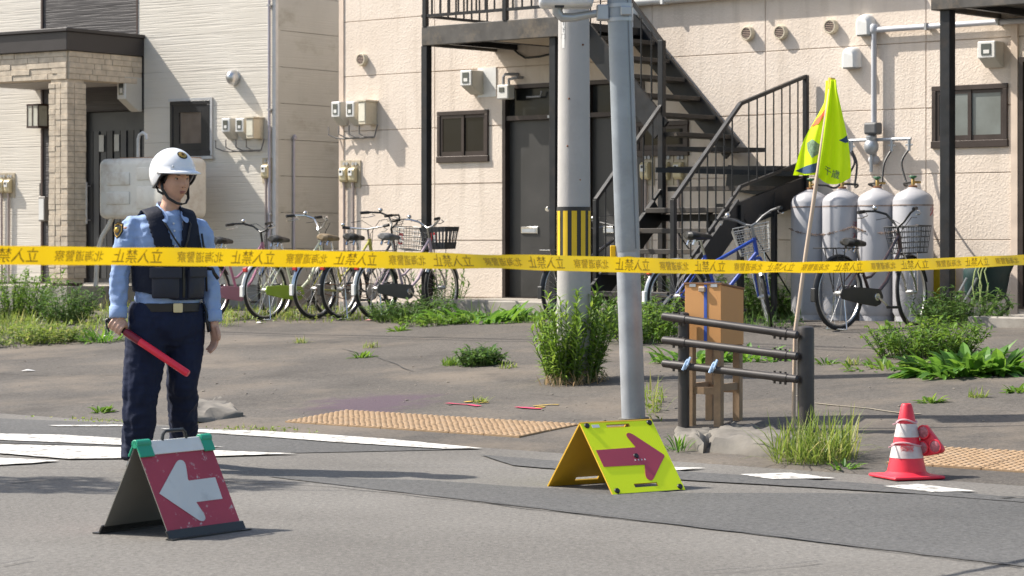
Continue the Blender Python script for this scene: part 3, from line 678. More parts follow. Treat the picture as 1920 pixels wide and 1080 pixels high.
def meter_unit(fr, x, y, ytop, label, name='electric_meter', wpx=None, group=None, off=0.0, board=False, size=None, dpt=None):
    "window meter in a tapering white case; x, y photo pixel of its lower left corner"
    u, z = hit(fr, x, y, off); zt = hit(fr, x, ytop, off)[1]; h = zt - z; w_ = size or h * .62; dp = dpt or h * .62
    t = wthing(fr, name, label, 'meter', u + dp * .0, z, 0, group)
    s = MB(); pr = [(-dp, .32 * h), (-dp, .98 * h), (-dp * .9, h), (0, h), (0, 0), (-.25 * dp, 0.0)]
    s.prism(pr, w_, lambda a, b, d: Vector((d, a, b))); s.build('case', M_CREAM if name == 'breaker_box' else mat('meter case', (.52, .49, .43), .5, var=.06), t, bevel=.008)
    f = MB(); f.box(-.004, w_ + .004, -dp - .02, -dp, .34 * h, 1.0 * h); ff = f.build('window_frame', M_WHITE, t, bevel=.008)
    g = MB(); g.box(.22 * w_, w_ * .78, -dp - .026, -dp - .02, .46 * h, .9 * h); g.build('glass', M_DISP, ff)
    g = MB(); g.box(.36 * w_, w_ * .7, -dp - .0275, -dp - .026, .52 * h, .66 * h); g.build('dial', M_WHITE, ff)
    if board: b = MB(); b.box(.08, w_ + .19, -.012, -.001, -.12 * h, 1.12 * h); b.build('back_board', M_WHITE, t)
    return t
meter_unit(HOU, 252, 210, 146, 'large white electricity meter at the porch corner above the oil tank', size=.14, dpt=.30)
# row of two small meters and a cream switch box
def meter_row(fr, pts, boxpt, ybot, ytop, labs, gl):
    for (x, l) in zip(pts, labs): meter_unit(fr, x, ybot, ytop, l, size=.13, dpt=.14)
    u, z = hit(fr, boxpt, ybot + 2); zt = hit(fr, boxpt, ytop)[1]; t = wthing(fr, 'switch_box', gl, 'switch box', u, z)
    s = MB(); s.box(0, .12, -.2, 0, .02, zt - z); s.build('case', M_CREAM, t, bevel=.006); s = MB(); s.box(-.01, .135, -.215, 0, zt - z, zt - z + .018); s.build('lid', M_CREAM, t)
    s = MB(); s.box(.01, .11, -.206, -.2, .06, zt - z - .02); s.build('cover', mat('switch box cover', (.66, .62, .50), .5), t)
    c = MB()
    for k in range(4): c.tube([(-.62 + k * .17, -.07, .02), (-.6 + k * .17, -.09, -.08), (-.5 + k * .16, -.06, -.12), (-.4 + k * .16, -.04, -.13), (.12, -.05, -.12), (.16, -.04, .02)], .009, 6)
    c.build('cable', mat('grey cable', (.16, .15, .14), .6), t, smooth=True)
meter_row(HOU, (431, 457), 481, 262, 223, ('left of the two small meters in the row on the house wall', 'right of the two small meters in the row on the house wall'), 'cream switch box at the right end of the house meter row')
meter_row(APT, (639, 666), 694, 236, 192, ('left small meter in the row at the left end of the beige wall', 'right small meter in the row at the left end of the beige wall'), 'cream switch box of the meter row on the beige wall')
meter_unit(APT, 887, 178, 134, 'single electricity meter on a white board above the brown window', board=True, size=.165, dpt=.2)
meter_unit(APT, 1851, 128, 80, 'electricity meter on the wall above the right hand brown window', board=False, size=.185, dpt=.16)
def reader(fr, x, ybot, ytop, label, down=None, sign=True, off=0):
    u, z = hit(fr, x, ybot, off); h = hit(fr, x, ytop, off)[1] - z; t = wthing(fr, 'meter_reader', label, 'meter', u, z)
    b = MB(); b.box(-.025, .15, -.014, 0, -.06, h + .0); b.build('back_plate', mat('beige plate', (.45, .38, .27), .6), t)
    s = MB(); s.prism([(-.075, .1 * h), (-.085, .55 * h), (-.06, .66 * h), (-.014, .68 * h), (-.014, 0), (-.05, 0)], .11, lambda a, c, d: Vector((d, a, c))); s.build('case', mat('yellowed plastic', (.58, .49, .30), .5), t, bevel=.008)
    s = MB(); s.box(.02, .08, -.091, -.084, .3 * h, .56 * h); s.build('display', M_WHITE, t); s = MB(); s.box(.03, .06, -.093, -.0905, .43 * h, .53 * h); s.build('digits', M_BLACK, t)
    s = MB(); s.lathe([(.022, 0), (.02, .01)], 8, (.04, -.022, .84 * h), M=Matrix.Rotation(pi/2, 4, 'X')); s.lathe([(.022, 0), (.02, .01)], 8, (.09, -.022, .84 * h), M=Matrix.Rotation(pi/2, 4, 'X')); s.build('dial', M_GREYP, t)
    if down is not None:
        s = MB(); s.tube([(.05, -.045, 0), (.05, -.03, -.06), (.05, -.025, down - z)], .016, 8); s.build('conduit', mat('pinkish conduit', (.40, .33, .30), .5), t, smooth=True)
    return t
reader(HOU, 496, 335, 296, 'single cream meter reader by the house corner', down=.6)
reader(HOU, 1, 362, 325, 'left of the paired meter readers at the far left of the house', down=.7); reader(HOU, 14, 362, 325, 'right of the paired meter readers at the far left of the house', down=.7)
reader(APT, 643, 342, 301, 'left of the paired meter readers on the beige wall corner', down=.5); reader(APT, 660, 342, 301, 'right of the paired meter readers on the beige wall corner', down=.5)
for x, l in ((1207, 'leftmost'), (1243, 'middle'), (1269, 'rightmost')): reader(APT, x, 337, 288, l + ' of three yellowed meter readers on the wall under the stair', down=.55)
# utility box and conduits on the shaded side wall of the house
t = wthing(HOU, 'gas_meter', 'grey gas meter with pipes on the shaded side wall of the house', 'meter', 0, 1.4)
yy = 1.55
o = MB(); o.box(.02, .2, yy, yy + .3, .45, .68); o.build('case', M_GREYP, t, bevel=.02); o = MB(); o.box(.2, .21, yy + .05, yy + .18, .55, .63); o.build('display', M_BLACK, t)
o = MB(); o.tube([(.06, yy - .12, -.9), (.06, yy - .12, .74), (.06, yy - .06, .80), (.06, yy + .06, .80), (.06, yy + .08, .68)], .02, 8); o.tube([(.06, yy + .22, .68), (.06, yy + .24, .80), (.06, yy + .3, .80)], .018, 8); o.tube([(.06, yy + .1, .45), (.06, yy + .1, -.9)], .02, 8); o.tube([(.06, yy + .1, .1), (.06, yy + .1, .4)], .04, 8); o.build('pipe', mat('dull steel pipe', (.30, .30, .31), .5, .3), t, smooth=True)
t = wthing(HOU, 'downpipe', 'thin grey conduit down the side wall just behind the house corner', 'pipe', 0, .6)
o = MB(); o.tube([(.03, .32, 0), (.03, .32, 1.95)], .016, 8); o.ball((.04, .32, 1.97), .03, .03, .04); o.build('pipe', mat('lilac grey pipe', (.34, .33, .38), .5), t, smooth=True)
t = wthing(HOU, 'downpipe', 'slim grey drain pipe on the white front wall at the house corner', 'pipe', -.075, .7)
o = MB(); o.tube([(0, -.035, 0), (0, -.035, 4.6)], .018, 8); o.build('pipe', mat('lilac grey pipe', (.34, .33, .38), .5), t, smooth=True)
o = MB(); [o.box(-.03, .03, -.05, 0, z, z + .02) for z in (.9, 2.2, 3.5)]; o.build('clamp', M_GREYP, t)
# vents
def cap_vent(fr, x, y, label, steel=False):
    u, z = hit(fr, x, y); t = wthing(fr, 'wall_vent', label, 'vent', u, z); R = Matrix.Rotation(pi/2, 4, 'X')
    if steel:
        o = MB(); o.ball((0, -.02, 0), .085, .13, .10, 16, 10); o.build('hood', mat('stainless hood', (.55, .55, .55), .3, .9), t, smooth=True); o = MB(); o.lathe([(.095, 0), (.095, .02)], 18, (0, 0, 0), M=R); o.build('flange', M_CHROME, t)
        return
    o = MB(); o.lathe([(.075, 0), (.075, .05), (.068, .062), (.058, .062), (.055, .04)], 22, (0, 0, 0), M=R); o.build('ring', M_CREAM, t, smooth=True)
    o = MB()
    for k in range(6): zz = -.045 + k * .018; hw_ = math.sqrt(max(0, .056**2 - zz * zz)); o.box(-hw_, hw_, -.058, -.046, zz - .0035, zz + .0035)
    o.build('slats', mat('vent slat', (.40, .30, .24), .6), t); o = MB(); o.lathe([(.056, .041), (.056, .044)], 18, (0, 0, 0), M=R); o.build('mesh', M_BLACK, t)
cap_vent(APT, 682, 112, 'round slatted vent cap high on the left end of the beige wall'); cap_vent(APT, 1405, 63, 'leftmost of three round slatted vent caps right of the stair'); cap_vent(APT, 1467, 61, 'middle of three round slatted vent caps right of the stair'); cap_vent(APT, 1561, 50, 'rightmost of three round slatted vent caps beside the white hoods')
cap_vent(HOU, 441, 146, 'shiny steel dome vent on the white house wall', True)
for x, y, l in ((1627, 66, 'upper white hooded vent next to the grey pipe elbow'), (1601, 127, 'lower white hooded vent left of the grey pipe')):
    u, z = A(x, y); t = wthing(APT, 'vent_hood', l, 'vent', u, z); o = MB()
    rg = []
    for k, (yy, s) in enumerate(((0, 1.0), (-.05, .98), (-.09, .86), (-.11, .6))):
        vs = []
        for i in range(15): a = pi * i / 14; vs.append((cos(a) * .095 * s, yy, .11 + sin(a) * .1 * s))
        rg.append([(.095 * s, yy, 0)] + vs + [(-.095 * s, yy, 0)])
    n = 17; o.v = [Vector(p) for r in rg for p in r]
    o.f = [(k*n+i, k*n+i+1, (k+1)*n+i+1, (k+1)*n+i) for k in range(3) for i in range(n-1)] + [tuple(3*n+i for i in range(n)), tuple(n-1-i for i in range(n)), (0, n, 2*n, 3*n, 4*n-1, 3*n-1, 2*n-1, n-1)]; o.m = [0] * len(o.f)
    o.build('hood', M_WHITE, t, smooth=True); o = MB(); o.box(-.075, .075, -.08, -.01, -.012, 0); o.build('grille', M_GREYP, t)
# gas pipe running to the manifold
t = wthing(APT, 'gas_pipe', 'grey gas pipe running along the right wall and down to the cylinders', 'pipe', A(1645, 57)[0], A(1645, 57)[1])
zb2 = A(1640, 300)[1] - A(1645, 57)[1]
o = MB(); o.tube([(0, -.06, zb2), (0, -.06, -.03), (.01, -.06, -.008), (.035, -.06, 0), (4, -.06, 0)], .028, 10); o.build('pipe', M_PVC, t, smooth=True)
o = MB(); o.lathe([(.04, 0), (.045, .02), (.045, .06), (.03, .08)], 12, (0, -.06, -.02)); o.ball((0, -.06, 0), .045, .045, .045); o.build('elbow', M_PVC, t, smooth=True)
for x in (.6, 1.4, 2.2):
    o = MB(); o.box(x, x+.025, -.1, 0, -.035, .035); o.build('clamp', M_GREYP, t)
o = MB(); o.ball((0, -.06, zb2), .06, .06, .05); o.build('trap', M_PVC, t, smooth=True)
# small gas meter hung by the door
u, z = A(942, 187, .05); t = wthing(APT, 'gas_meter', 'small white gas meter hanging from bent pipes by the grey door', 'meter', u, z)
o = MB(); o.box(0, .17, -.15, -.03, 0, .16); o.build('case', M_WHITE, t, bevel=.012); o = MB(); o.box(.04, .11, -.156, -.15, .08, .13); o.build('display', M_DISP, t)
o = MB(); o.tube([(.05, -.09, .16), (.05, -.09, .25), (.08, -.09, .28), (.16, -.05, .28), (.2, 0, .28)], .017, 8); o.tube([(.13, -.09, .16), (.13, -.09, .22), (.24, -.07, .24), (.26, 0, .24)], .017, 8); o.tube([(.3, .02, .02), (.5, .02, .02), (.52, .02, .08)], .012, 8); o.build('pipe', mat('dull steel pipe', (.30, .30, .31), .5, .3), t, smooth=True)
u, z = A(943, 83, .01); t = wthing(APT, 'wall_cable', 'thin dark cable drooping across the wall above the grey door', 'cable', u, z)
o = MB(); o.tube([(0, -.02, 0), (.12, -.02, -.03), (.24, -.02, -.12), (.34, -.02, -.17), (.55, -.02, -.165), (.9, -.02, -.12)], .011, 6); o.build('cable', M_BLACK, t, smooth=True)
# ------------------------------------------------------------------ heating oil tank
M_TANK = mat('tank enamel', (.68, .65, .58), .45, var=.07, vs=3, dirt=(.33, .22, .13), dscale=4, damt=.5)
tx = H(186, 415, 1.0)[0]
tank = thing('oil_tank', 'rusting cream heating oil tank on bent pipe legs behind the officer', 'tank', wp(HOU, tx, .55, .45), HOU['rz'])
tx0, tx1, ty0, ty1, tz0, tz1 = -.07, 1.28, -.42, .18, 1.10, 1.86
rings = []
o = MB(); o.box(tx0, tx1, ty0, ty1, tz0, tz1); o.build('shell', M_TANK, tank, bevel=.09, bseg=5, smooth=True)
o = MB()
for a in ((.1, .5, 1.52, 1.68), (.1, .5, 1.28, 1.44), (.62, 1.08, 1.58, 1.74), (.62, 1.08, 1.22, 1.5)): o.box(a[0], a[1], ty0 - .014, ty0 + .02, a[2], a[3])
o.build('pressed_rib', M_TANK, tank, bevel=.012, bseg=2, smooth=True)
q = MB(); q.box(tx1 - .17, tx1 - .13, ty0 - .02, ty1 + .02, tz0 - .01, tz1 + .012); q.build('seam', mat('rusty seam', (.36, .20, .11), .8, var=.4, vs=14), tank, bevel=.01)
o = MB(); o.box(.12, .62, -.2, .0, tz1 - .004, tz1 + .016); o.build('top_plate', mat('rusty seam', (.36, .20, .11), .8, var=.4, vs=14), tank)
o = MB(); o.tube([(.34, -.1, tz1), (.34, -.1, tz1 + .25), (.36, -.1, tz1 + .30), (.42, -.1, tz1 + .33), (.48, -.1, tz1 + .30), (.49, -.1, tz1 + .24)], .022, 10); o.build('vent_pipe', mat('white vent pipe', (.62, .61, .58), .4), tank, smooth=True)
for sx, sy in ((.12, -1), (1.1, -1), (.12, 1), (1.1, 1)):
    yb = ty0 + .1 if sy < 0 else ty1 - .1; dx = -.22 if sx < .5 else .22
    o = MB(); o.tube([(sx, yb, tz0 + .05), (sx + dx * .35, yb, tz0 - .08), (sx + dx * .75, yb + sy * .03, tz0 - .22), (sx + dx, yb + sy * .05, tz0 - .4), (sx + dx * 1.2, yb + sy * .07, -.06)], .03, 10); o.build('leg', M_TANK, tank, smooth=True)
# ------------------------------------------------------------------ gas cylinders and manifold
M_CYL = mat('cylinder grey', (.40, .395, .41), .45, var=.07, vs=3, dirt=(.26, .25, .25), dscale=3, damt=.4)
M_RUST = mat('rust', (.22, .10, .05), .85, var=.4, vs=16)
M_BRASS = mat('brass', (.42, .28, .10), .4, .8)
M_GRN = mat('green handwheel', (.03, .14, .06), .5)
M_REDP = mat('red lettering paint', (.42, .05, .06), .6)
cyl_pos = []
for i, (x, l) in enumerate(((1520, 'leftmost grey gas cylinder in the row, behind the flag pole'), (1579, 'second grey gas cylinder from the stair'), (1645, 'third grey gas cylinder from the stair, above the bicycle saddle'), (1712, 'rightmost grey gas cylinder, beside the black post'))):
    u = hit(APT, x, 500, .42)[0]; p = wp(APT, u, .42, zlot(u, .42) + .0); cyl_pos.append((u, p))
    t = thing('gas_cylinder', l, 'gas cylinder', p, APT['rz'] + .35 * i, 'gas cylinders chained to the wall')
    b = MB(); R_ = .196; b.lathe([(R_ - .02, .05), (R_, .09), (R_, 1.165), (R_ - .012, 1.20), (R_ - .04, 1.232), (R_ - .09, 1.262), (.06, 1.282), (.045, 1.295)], 32); b.build('body', M_CYL, t, smooth=True)
    b = MB(); b.lathe([(R_ + .0025, 1.115), (R_ + .004, 1.122), (R_ + .0025, 1.129)], 32); b.build('weld_seam', mat('stained weld', (.26, .20, .17), .7, var=.5, vs=20), t, smooth=True)
    b = MB(); b.lathe([(R_ - .03, 0), (R_ - .02, .0), (R_ - .02, .10), (R_ - .03, .10)], 28); b.build('foot_ring', M_CYL, t)
    b = MB(); b.lathe([(.042, 1.29), (.042, 1.312), (.03, 1.316)], 14); b.build('neck_ring', M_RUST, t)
    b = MB(); b.lathe([(.018, 1.31), (.018, 1.37), (.010, 1.38)], 10); b.tube([(0, 0, 1.345), (.08, 0, 1.345)], .012, 8); b.build('valve', M_BRASS, t, smooth=True)
    b = MB(); b.lathe([(.008, 1.375), (.034, 1.392), (.038, 1.40), (.034, 1.408), (.01, 1.408)], 10); b.build('handwheel', M_GRN, t)
    if i in (1, 3):
        for ch, zz, ax in (('液', .93, -.35), ('石', .82, -.35)) if i == 1 else (('火', 1.06, -.2),):
            vs, fs = text_geo(ch, .085 if i == 1 else .12); m_ = MB(); a0 = -pi / 2 - APT['rz'] - .35 * i + (0.62 if i == 1 else 1.05)
            m_.add([((R_ + .002) * cos(a0 + x / R_), (R_ + .002) * sin(a0 + x / R_), y + zz) for x, y in vs], fs); m_.build('lettering', M_REDP, t, normals=False)
t = thing('chain', 'rusty chain slung round the row of gas cylinders', 'chain', wp(APT, cyl_pos[0][0], .6, 0.9 + .45), APT['rz'])
pts = []
for k in range(64):
    f = k / 63; x = -.15 + f * (cyl_pos[3][0] - cyl_pos[0][0] + .3); ph = ((x + .23) / (cyl_pos[1][0] - cyl_pos[0][0])) % 1
    pts.append(Vector((x, -.025 - .0 * ph + (.05 * abs(sin(pi * ((x) / (cyl_pos[1][0] - cyl_pos[0][0]))))), .04 - .07 * abs(sin(pi * f * 2)) + .03 * f)))
for i, (a, b) in enumerate(zip(pts, pts[1:])):
    c = (a + b) / 2; d = (b - a).normalized(); n = Vector((0, 0, 1)) if i % 2 else d.cross(Vector((0, 0, 1))).normalized(); q = MB(); L = (b - a).length * .72
    q.tube([c + d * (cos(s) * L) + n * (sin(s) * .010) for s in [2 * pi * j / 8 for j in range(8)]], .003, 5, closed=True); q.build('link', mat('dull chain', (.20, .13, .09), .7, var=.4, vs=20), t)
um, zm = A(1640, 262, .1); t = wthing(APT, 'gas_manifold', 'steel gas manifold with regulator and black hoses above the cylinders', 'manifold', um, zm)
xs_ = [c[0] - um for c in cyl_pos]
o = MB(); o.tube([(-.32, -.1, 0), (.42, -.1, 0)], .017, 8); o.build('header_pipe', M_GALV, t, smooth=True)
o = MB(); o.ball((-.02, -.13, -.07), .075, .07, .085); o.lathe([(.05, 0), (.055, .04), (.03, .06)], 14, (-.02, -.13, -.01)); o.tube([(-.02, -.13, -.15), (-.02, -.13, -.32)], .018, 8); o.build('regulator', M_GALV, t, smooth=True)
o = MB(); o.box(-.075, .075, -.19, -.07, .05, .17); o.build('switchover_valve', mat('dark grey casting', (.11, .11, .11), .5), t, bevel=.02, bseg=2)
for k, (hx, cx_) in enumerate(((-.3, xs_[0]), (-.27, xs_[1]), (.2, xs_[2]), (.40, xs_[3]))):
    cz = 1.345 + zlot(cyl_pos[k][0], .42) - zm; o = MB(); o.tube([(hx, -.1, 0), (hx, -.1, -.12)], .016, 8); o.tube([(hx - .04, -.1, -.06), (hx + .04, -.1, -.06)], .009, 6); o.build('stop_valve', M_GALV, t)
    o = MB(); P = [Vector((hx, -.1, -.1)), Vector((hx + (.1 if k < 2 else -.05), -.16, -.24)), Vector(((hx + cx_) / 2 + (.08 if k < 2 else -.06), -.24, cz - .02)), Vector((cx_ + (.14 if k in (0, 1) else -.14), -.36, cz - .01)), Vector((cx_, -.42, cz))]
    Q = []
    for a in range(len(P) - 1):
        p0, p1, p2, p3 = P[max(a-1, 0)], P[a], P[a+1], P[min(a+2, len(P)-1)]
        for s in range(6):
            f = s / 6; Q.append(.5 * ((2*p1) + (p2-p0)*f + (2*p0-5*p1+4*p2-p3)*f*f + (3*p1-p0-3*p2+p3)*f**3))
    o.tube(Q + [P[-1]], .011, 6); o.build('hose', M_BLACK, t, smooth=True)
# ------------------------------------------------------------------ bicycles
M_TYRE = mat('tyre rubber', (.022, .021, .020), .8, var=.3, vs=20); M_RIM = mat('rim alloy', (.50, .49, .47), .35, .8, var=.1); M_SPOKE = mat('spoke steel', (.45, .45, .45), .35, .9)
M_SADD = mat('black saddle', (.020, .019, .018), .42)
def bike(label, hx, hy, Y, frame_c, heading=49.0, steer=0.0, R=.325, saddle=M_SADD, case=None, basket=None, rack=True, bars='swept', bar_m=None, fender=None, tagred=False, dirt=True, stand='double', saddle_tip=0, style='step', WB=1.06, lean=0, roof=None, spin=0, seat=0.0, bz=0.0):
    p = at(hx, hy, Y); gz = zg(p.x, p.y)
    root = thing('bicycle', label, 'bicycle', (p.x, p.y, gz), RD(heading), 'bicycles parked against the building')
    if lean:
        root.rotation_euler = (RD(lean), 0, RD(heading))
    fm = frame_c; fe = fender or M_CHROME; bm_ = bar_m or M_CHROME
    fh = Vector((WB, 0, R)); hd0 = Vector((WB - .19, 0, .70)); hd1 = Vector((WB - .225, 0, .86)); ax = (hd1 - hd0).normalized()
    ST = Matrix.Translation(hd0) @ Matrix.Rotation(RD(steer), 4, ax) @ Matrix.Translation(-hd0)
    bb = Vector((.44, 0, .29)); st_ = Vector((.285, 0, .70 + seat))
    def wheel(c, M, sp):
        ty = MB(); ty.tube([c + Vector((cos(a) * (R - .018), 0, sin(a) * (R - .018))) for a in [2*pi*k/40 for k in range(40)]], .0185, 8, closed=True, up=(0, 1, 0))
        if M: ty.xf(M)
        w_ = ty.build('wheel', M_TYRE, root, smooth=True)
        ri = MB(); ri.tube([c + Vector((cos(a) * (R - .040), 0, sin(a) * (R - .040))) for a in [2*pi*k/40 for k in range(40)]], .012, 6, closed=True, up=(0, 1, 0))
        if M: ri.xf(M)
        ri.build('rim', M_RIM, w_, smooth=True)
        s = MB()
        for k in range(28):
            a = 2*pi*k/28 + sp; b = a + (.55 if k % 4 < 2 else -.55); y = .03 if k % 2 else -.03
            s.tube([c + Vector((cos(b) * .022, y, sin(b) * .022)), c + Vector((cos(a) * (R - .045), 0, sin(a) * (R - .045)))], .0016, 3, cap=False)
        if M: s.xf(M)
        s.build('spokes', M_SPOKE, w_)
        h = MB(); h.tube([c + Vector((0, -.055, 0)), c + Vector((0, -.03, 0)), c + Vector((0, .03, 0)), c + Vector((0, .055, 0))], [.012, .024, .024, .012], 10)
        if M: h.xf(M)
        h.build('hub', M_RIM, w_, smooth=True)
    rh = Vector((0, 0, R)); wheel(rh, None, spin); wheel(fh, ST, spin + .1)
    f = MB()
    if style == 'step':
        f.tube([hd0 + ax * .02, Vector((.66, 0, .42)), Vector((.52, 0, .315)), bb], .0165, 8); f.tube([hd1 - ax * .02, Vector((.62, 0, .60)), Vector((.44, 0, .47)), Vector((.37, 0, .46))], .0135, 8)
    else:
        f.tube([hd0 + ax * .02, bb], .019, 8); f.tube([hd1 - ax * .02, Vector((.32, 0, .60))], .016, 8)
    f.tube([bb, st_], .015, 8); f.tube([hd0, hd1], .019, 8)
    for y in (-.055, .055):
        f.tube([bb + Vector((-.03, y * .5, 0)), rh + Vector((0, y, 0))], .009, 6); f.tube([st_ + Vector((0, y * .4, -.03)), rh + Vector((0, y, 0))], .008, 6)
    f.build('frame', fm, root, smooth=True)
    f = MB(); f.tube([st_, st_ + Vector((-.045, 0, .15))], .0125, 8); f.build('seat_post', M_CHROME, root)
    fk = MB(); cr = hd0 - ax * .03
    for y in (-.05, .05): fk.tube([cr + Vector((0, y * .5, 0)), cr + Vector((.03, y, -.10)), fh + Vector((-.03, y, .10)), fh + Vector((0, y, 0))], .010, 6)
    fk.tube([cr + Vector((0, -.03, 0)), cr + Vector((0, .03, 0))], .014, 6); fk.xf(ST); fk.build('fork', fm if style != 'step' else M_CHROME, root, smooth=True)
    # saddle
    s = MB(); sc_ = st_ + Vector((-.06, 0, .17)); L = .26
    s.loft([(sc_ + Vector((-L*.5, 0, .012)), (0, .045, 0), (0, 0, .028)), (sc_ + Vector((-L*.42, 0, .01)), (0, .088, 0), (0, 0, .038)), (sc_ + Vector((-L*.2, 0, .005)), (0, .095, 0), (0, 0, .042)), (sc_ + Vector((0, 0, 0)), (0, .062, 0), (0, 0, .038)), (sc_ + Vector((L*.25, 0, -.002)), (0, .034, 0), (0, 0, .03)), (sc_ + Vector((L*.5, 0, -.008)), (0, .022, 0), (0, 0, .022))], 14)
    s.build('saddle', saddle, root, smooth=True)
    s = MB(); [s.tube([sc_ + Vector((-.08, y, -.05)), sc_ + Vector((-.09, y, -.08)), sc_ + Vector((-.07, y, -.03))], .014, 6) for y in (-.05, .05)]; s.tube([sc_ + Vector((.08, 0, -.02)), sc_ + Vector((-.09, 0, -.06))], .007, 6); s.build('saddle_spring', M_CHROME, root)
    # handlebar
    stem = hd1 + ax * (.11 + bz); hb = MB()
    if bars == 'swept':
        half = [Vector((0, 0, 0)), Vector((.03, .05, .02)), Vector((.02, .12, .07)), Vector((-.05, .20, .10)), Vector((-.13, .25, .10)), Vector((-.25, .275, .085))]
    elif bars == 'up':
        half = [Vector((0, 0, 0)), Vector((.03, .05, .05)), Vector((.03, .12, .13)), Vector((-.03, .2, .16)), Vector((-.12, .25, .16)), Vector((-.23, .27, .15))]
    else:
        half = [Vector((0, 0, 0)), Vector((0, .1, .01)), Vector((-.01, .2, .02)), Vector((-.04, .29, .03))]
    full = [Vector((p.x, -p.y, p.z)) for p in half[::-1][:-1]] + half
    hb.tube([stem + p for p in full], .011, 8); hb.tube([hd1, stem], .0125, 8); hb.xf(ST); h_ = hb.build('handlebar', bm_, root, smooth=True)
    for sgn in (-1, 1):
        e = [Vector((p.x, p.y * sgn, p.z)) for p in half[-2:]]; g = MB(); g.tube([stem + e[0].lerp(e[1], .2), stem + e[1] * 1.0 + (e[1] - e[0]) * .1], .0165, 8); g.xf(ST); g.build('grip', M_BLACK, h_, smooth=True)
        b = MB(); q0 = stem + e[0].lerp(e[1], .1) + Vector((.02, 0, -.015)); b.tube([q0, q0 + Vector((.05, sgn * .01, -.02)), q0 + Vector((-.04, sgn * .03, -.045)), q0 + Vector((-.11, sgn * .035, -.045))], .005, 6); b.xf(ST); b.build('brake_lever', M_CHROME, h_, smooth=True)
    bl = MB(); bl.ball(stem + Vector((half[3].x, half[3].y, half[3].z + .03)), .026, .026, .022, 10, 6); bl.xf(ST); bl.build('bell', M_CHROME, h_, smooth=True)
    cb = MB(); cb.tube([stem + Vector((-.02, .2, .08)), stem + Vector((.08, .12, .10)), stem + Vector((.11, .0, .02)), hd0 + Vector((.03, .02, .0))], .0035, 5); cb.tube([stem + Vector((-.02, -.2, .08)), stem + Vector((.09, -.1, .09)), stem + Vector((.1, .03, -.05)), hd0 + Vector((.0, -.02, -.05))], .0035, 5); cb.xf(ST); cb.build('brake_cable', M_BLACK, h_, smooth=True)
    # fenders
    def fender_mb(c, a0, a1):
        m_ = MB(); vs = []; n = 16
        for k in range(n + 1):
            a = RD(a0 + (a1 - a0) * k / n)
            for y, dr in ((-.024, .004), (-.014, .018), (0, .023), (.014, .018), (.024, .004)): vs.append(c + Vector((cos(a) * (R + dr), y, sin(a) * (R + dr))))
        m_.add(vs, [(k*5+j, k*5+j+1, (k+1)*5+j+1, (k+1)*5+j) for k in range(n) for j in range(4)]); return m_
    m_ = fender_mb(rh, 30, 188); m_.build('rear_fender', fe, root, smooth=True)
    m_ = fender_mb(fh, 15, 150); m_.xf(ST); m_.build('front_fender', fe, root, smooth=True)
    if fender is not None or style == 'step':
        tip = MB(); a = RD(183); c = rh + Vector((cos(a) * (R + .02), 0, sin(a) * (R + .02))); tip.box(c.x - .012, c.x + .012, -.027, .027, c.z - .05, c.z + .07); tip.build('mudflap', M_WHITE if fender is not M_BLACK else M_BLACK, root, bevel=.006)
    rf = MB(); rf.box(-R * .86 - .03, -R * .86, -.03, .03, R + .20, R + .245); rf.build('reflector', mat('red reflector', (.45, .02, .02), .25), root, bevel=.006)
    # chain case, crank and pedals
    cc = MB(); yy = -.055
    if case is not None:
        prof = [(-.04, R + .045), (.2, R + .055), (.42, .365), (.49, .36), (.53, .29), (.49, .225), (.43, .205), (.2, R - .09), (-.04, R - .045), (-.06, R)]
        cc.prism(prof, .022, lambda a, b, d: Vector((a, yy - d, b))); cc.build('chain_case', case, root, bevel=.005)
        lg = MB(); lg.lathe([(.035, 0), (.033, .004)], 14, (.44, yy - .022, .29), M=Matrix.Rotation(pi/2, 4, 'X')); lg.build('case_badge', M_CHROME, root)
    else:
        cc.lathe([(.09, -.003), (.09, .003)], 20, bb + Vector((0, yy, 0)), M=Matrix.Rotation(pi/2, 4, 'X')); cc.build('chain_ring', M_RIM, root); q = MB(); q.tube([Vector((0, yy, R + .035)), bb + Vector((0, yy, .088)), bb + Vector((.088, yy, 0)), bb + Vector((0, yy, -.088)), Vector((0, yy, R - .035)), Vector((-.035, yy, R))], .005, 5, closed=True); q.build('chain', M_RUST, root)
    ck = MB(); ca = RD(-35); v_ = Vector((cos(ca), 0, sin(ca))) * .16
    ck.tube([bb + Vector((0, -.085, 0)), bb + v_ + Vector((0, -.10, 0))], .010, 6); ck.tube([bb + Vector((0, .06, 0)), bb - v_ + Vector((0, .075, 0))], .010, 6); ck.tube([bb + Vector((0, -.09, 0)), bb + Vector((0, .065, 0))], .012, 6); ck.build('crank', M_CHROME, root)
    for s_, y in ((1, -.15), (-1, .125)):
        pd = MB(); c = bb + v_ * s_; pd.box(c.x - .045, c.x + .045, y - .045, y + .045, c.z - .012, c.z + .012); pd.build('pedal', M_BLACK, root, bevel=.004)
    if rack:
        r_ = MB(); zt = 2 * R + .075
        for y in (-.06, 0, .06): r_.tube([(-.27, y, zt), (.2, y, zt)], .0055, 6)
        for x in (-.27, -.1, .06, .2): r_.tube([(x, -.065, zt), (x, .065, zt)], .005, 6)
        for y in (-.065, .065): r_.tube([(-.12, y, zt), (0, y * .9, R)], .005, 6); r_.tube([(.0, y, zt), (0, y * .9, R)], .005, 6)
        r_.build('rear_rack', M_CHROME if basket != 'black' else M_BLACK, root)
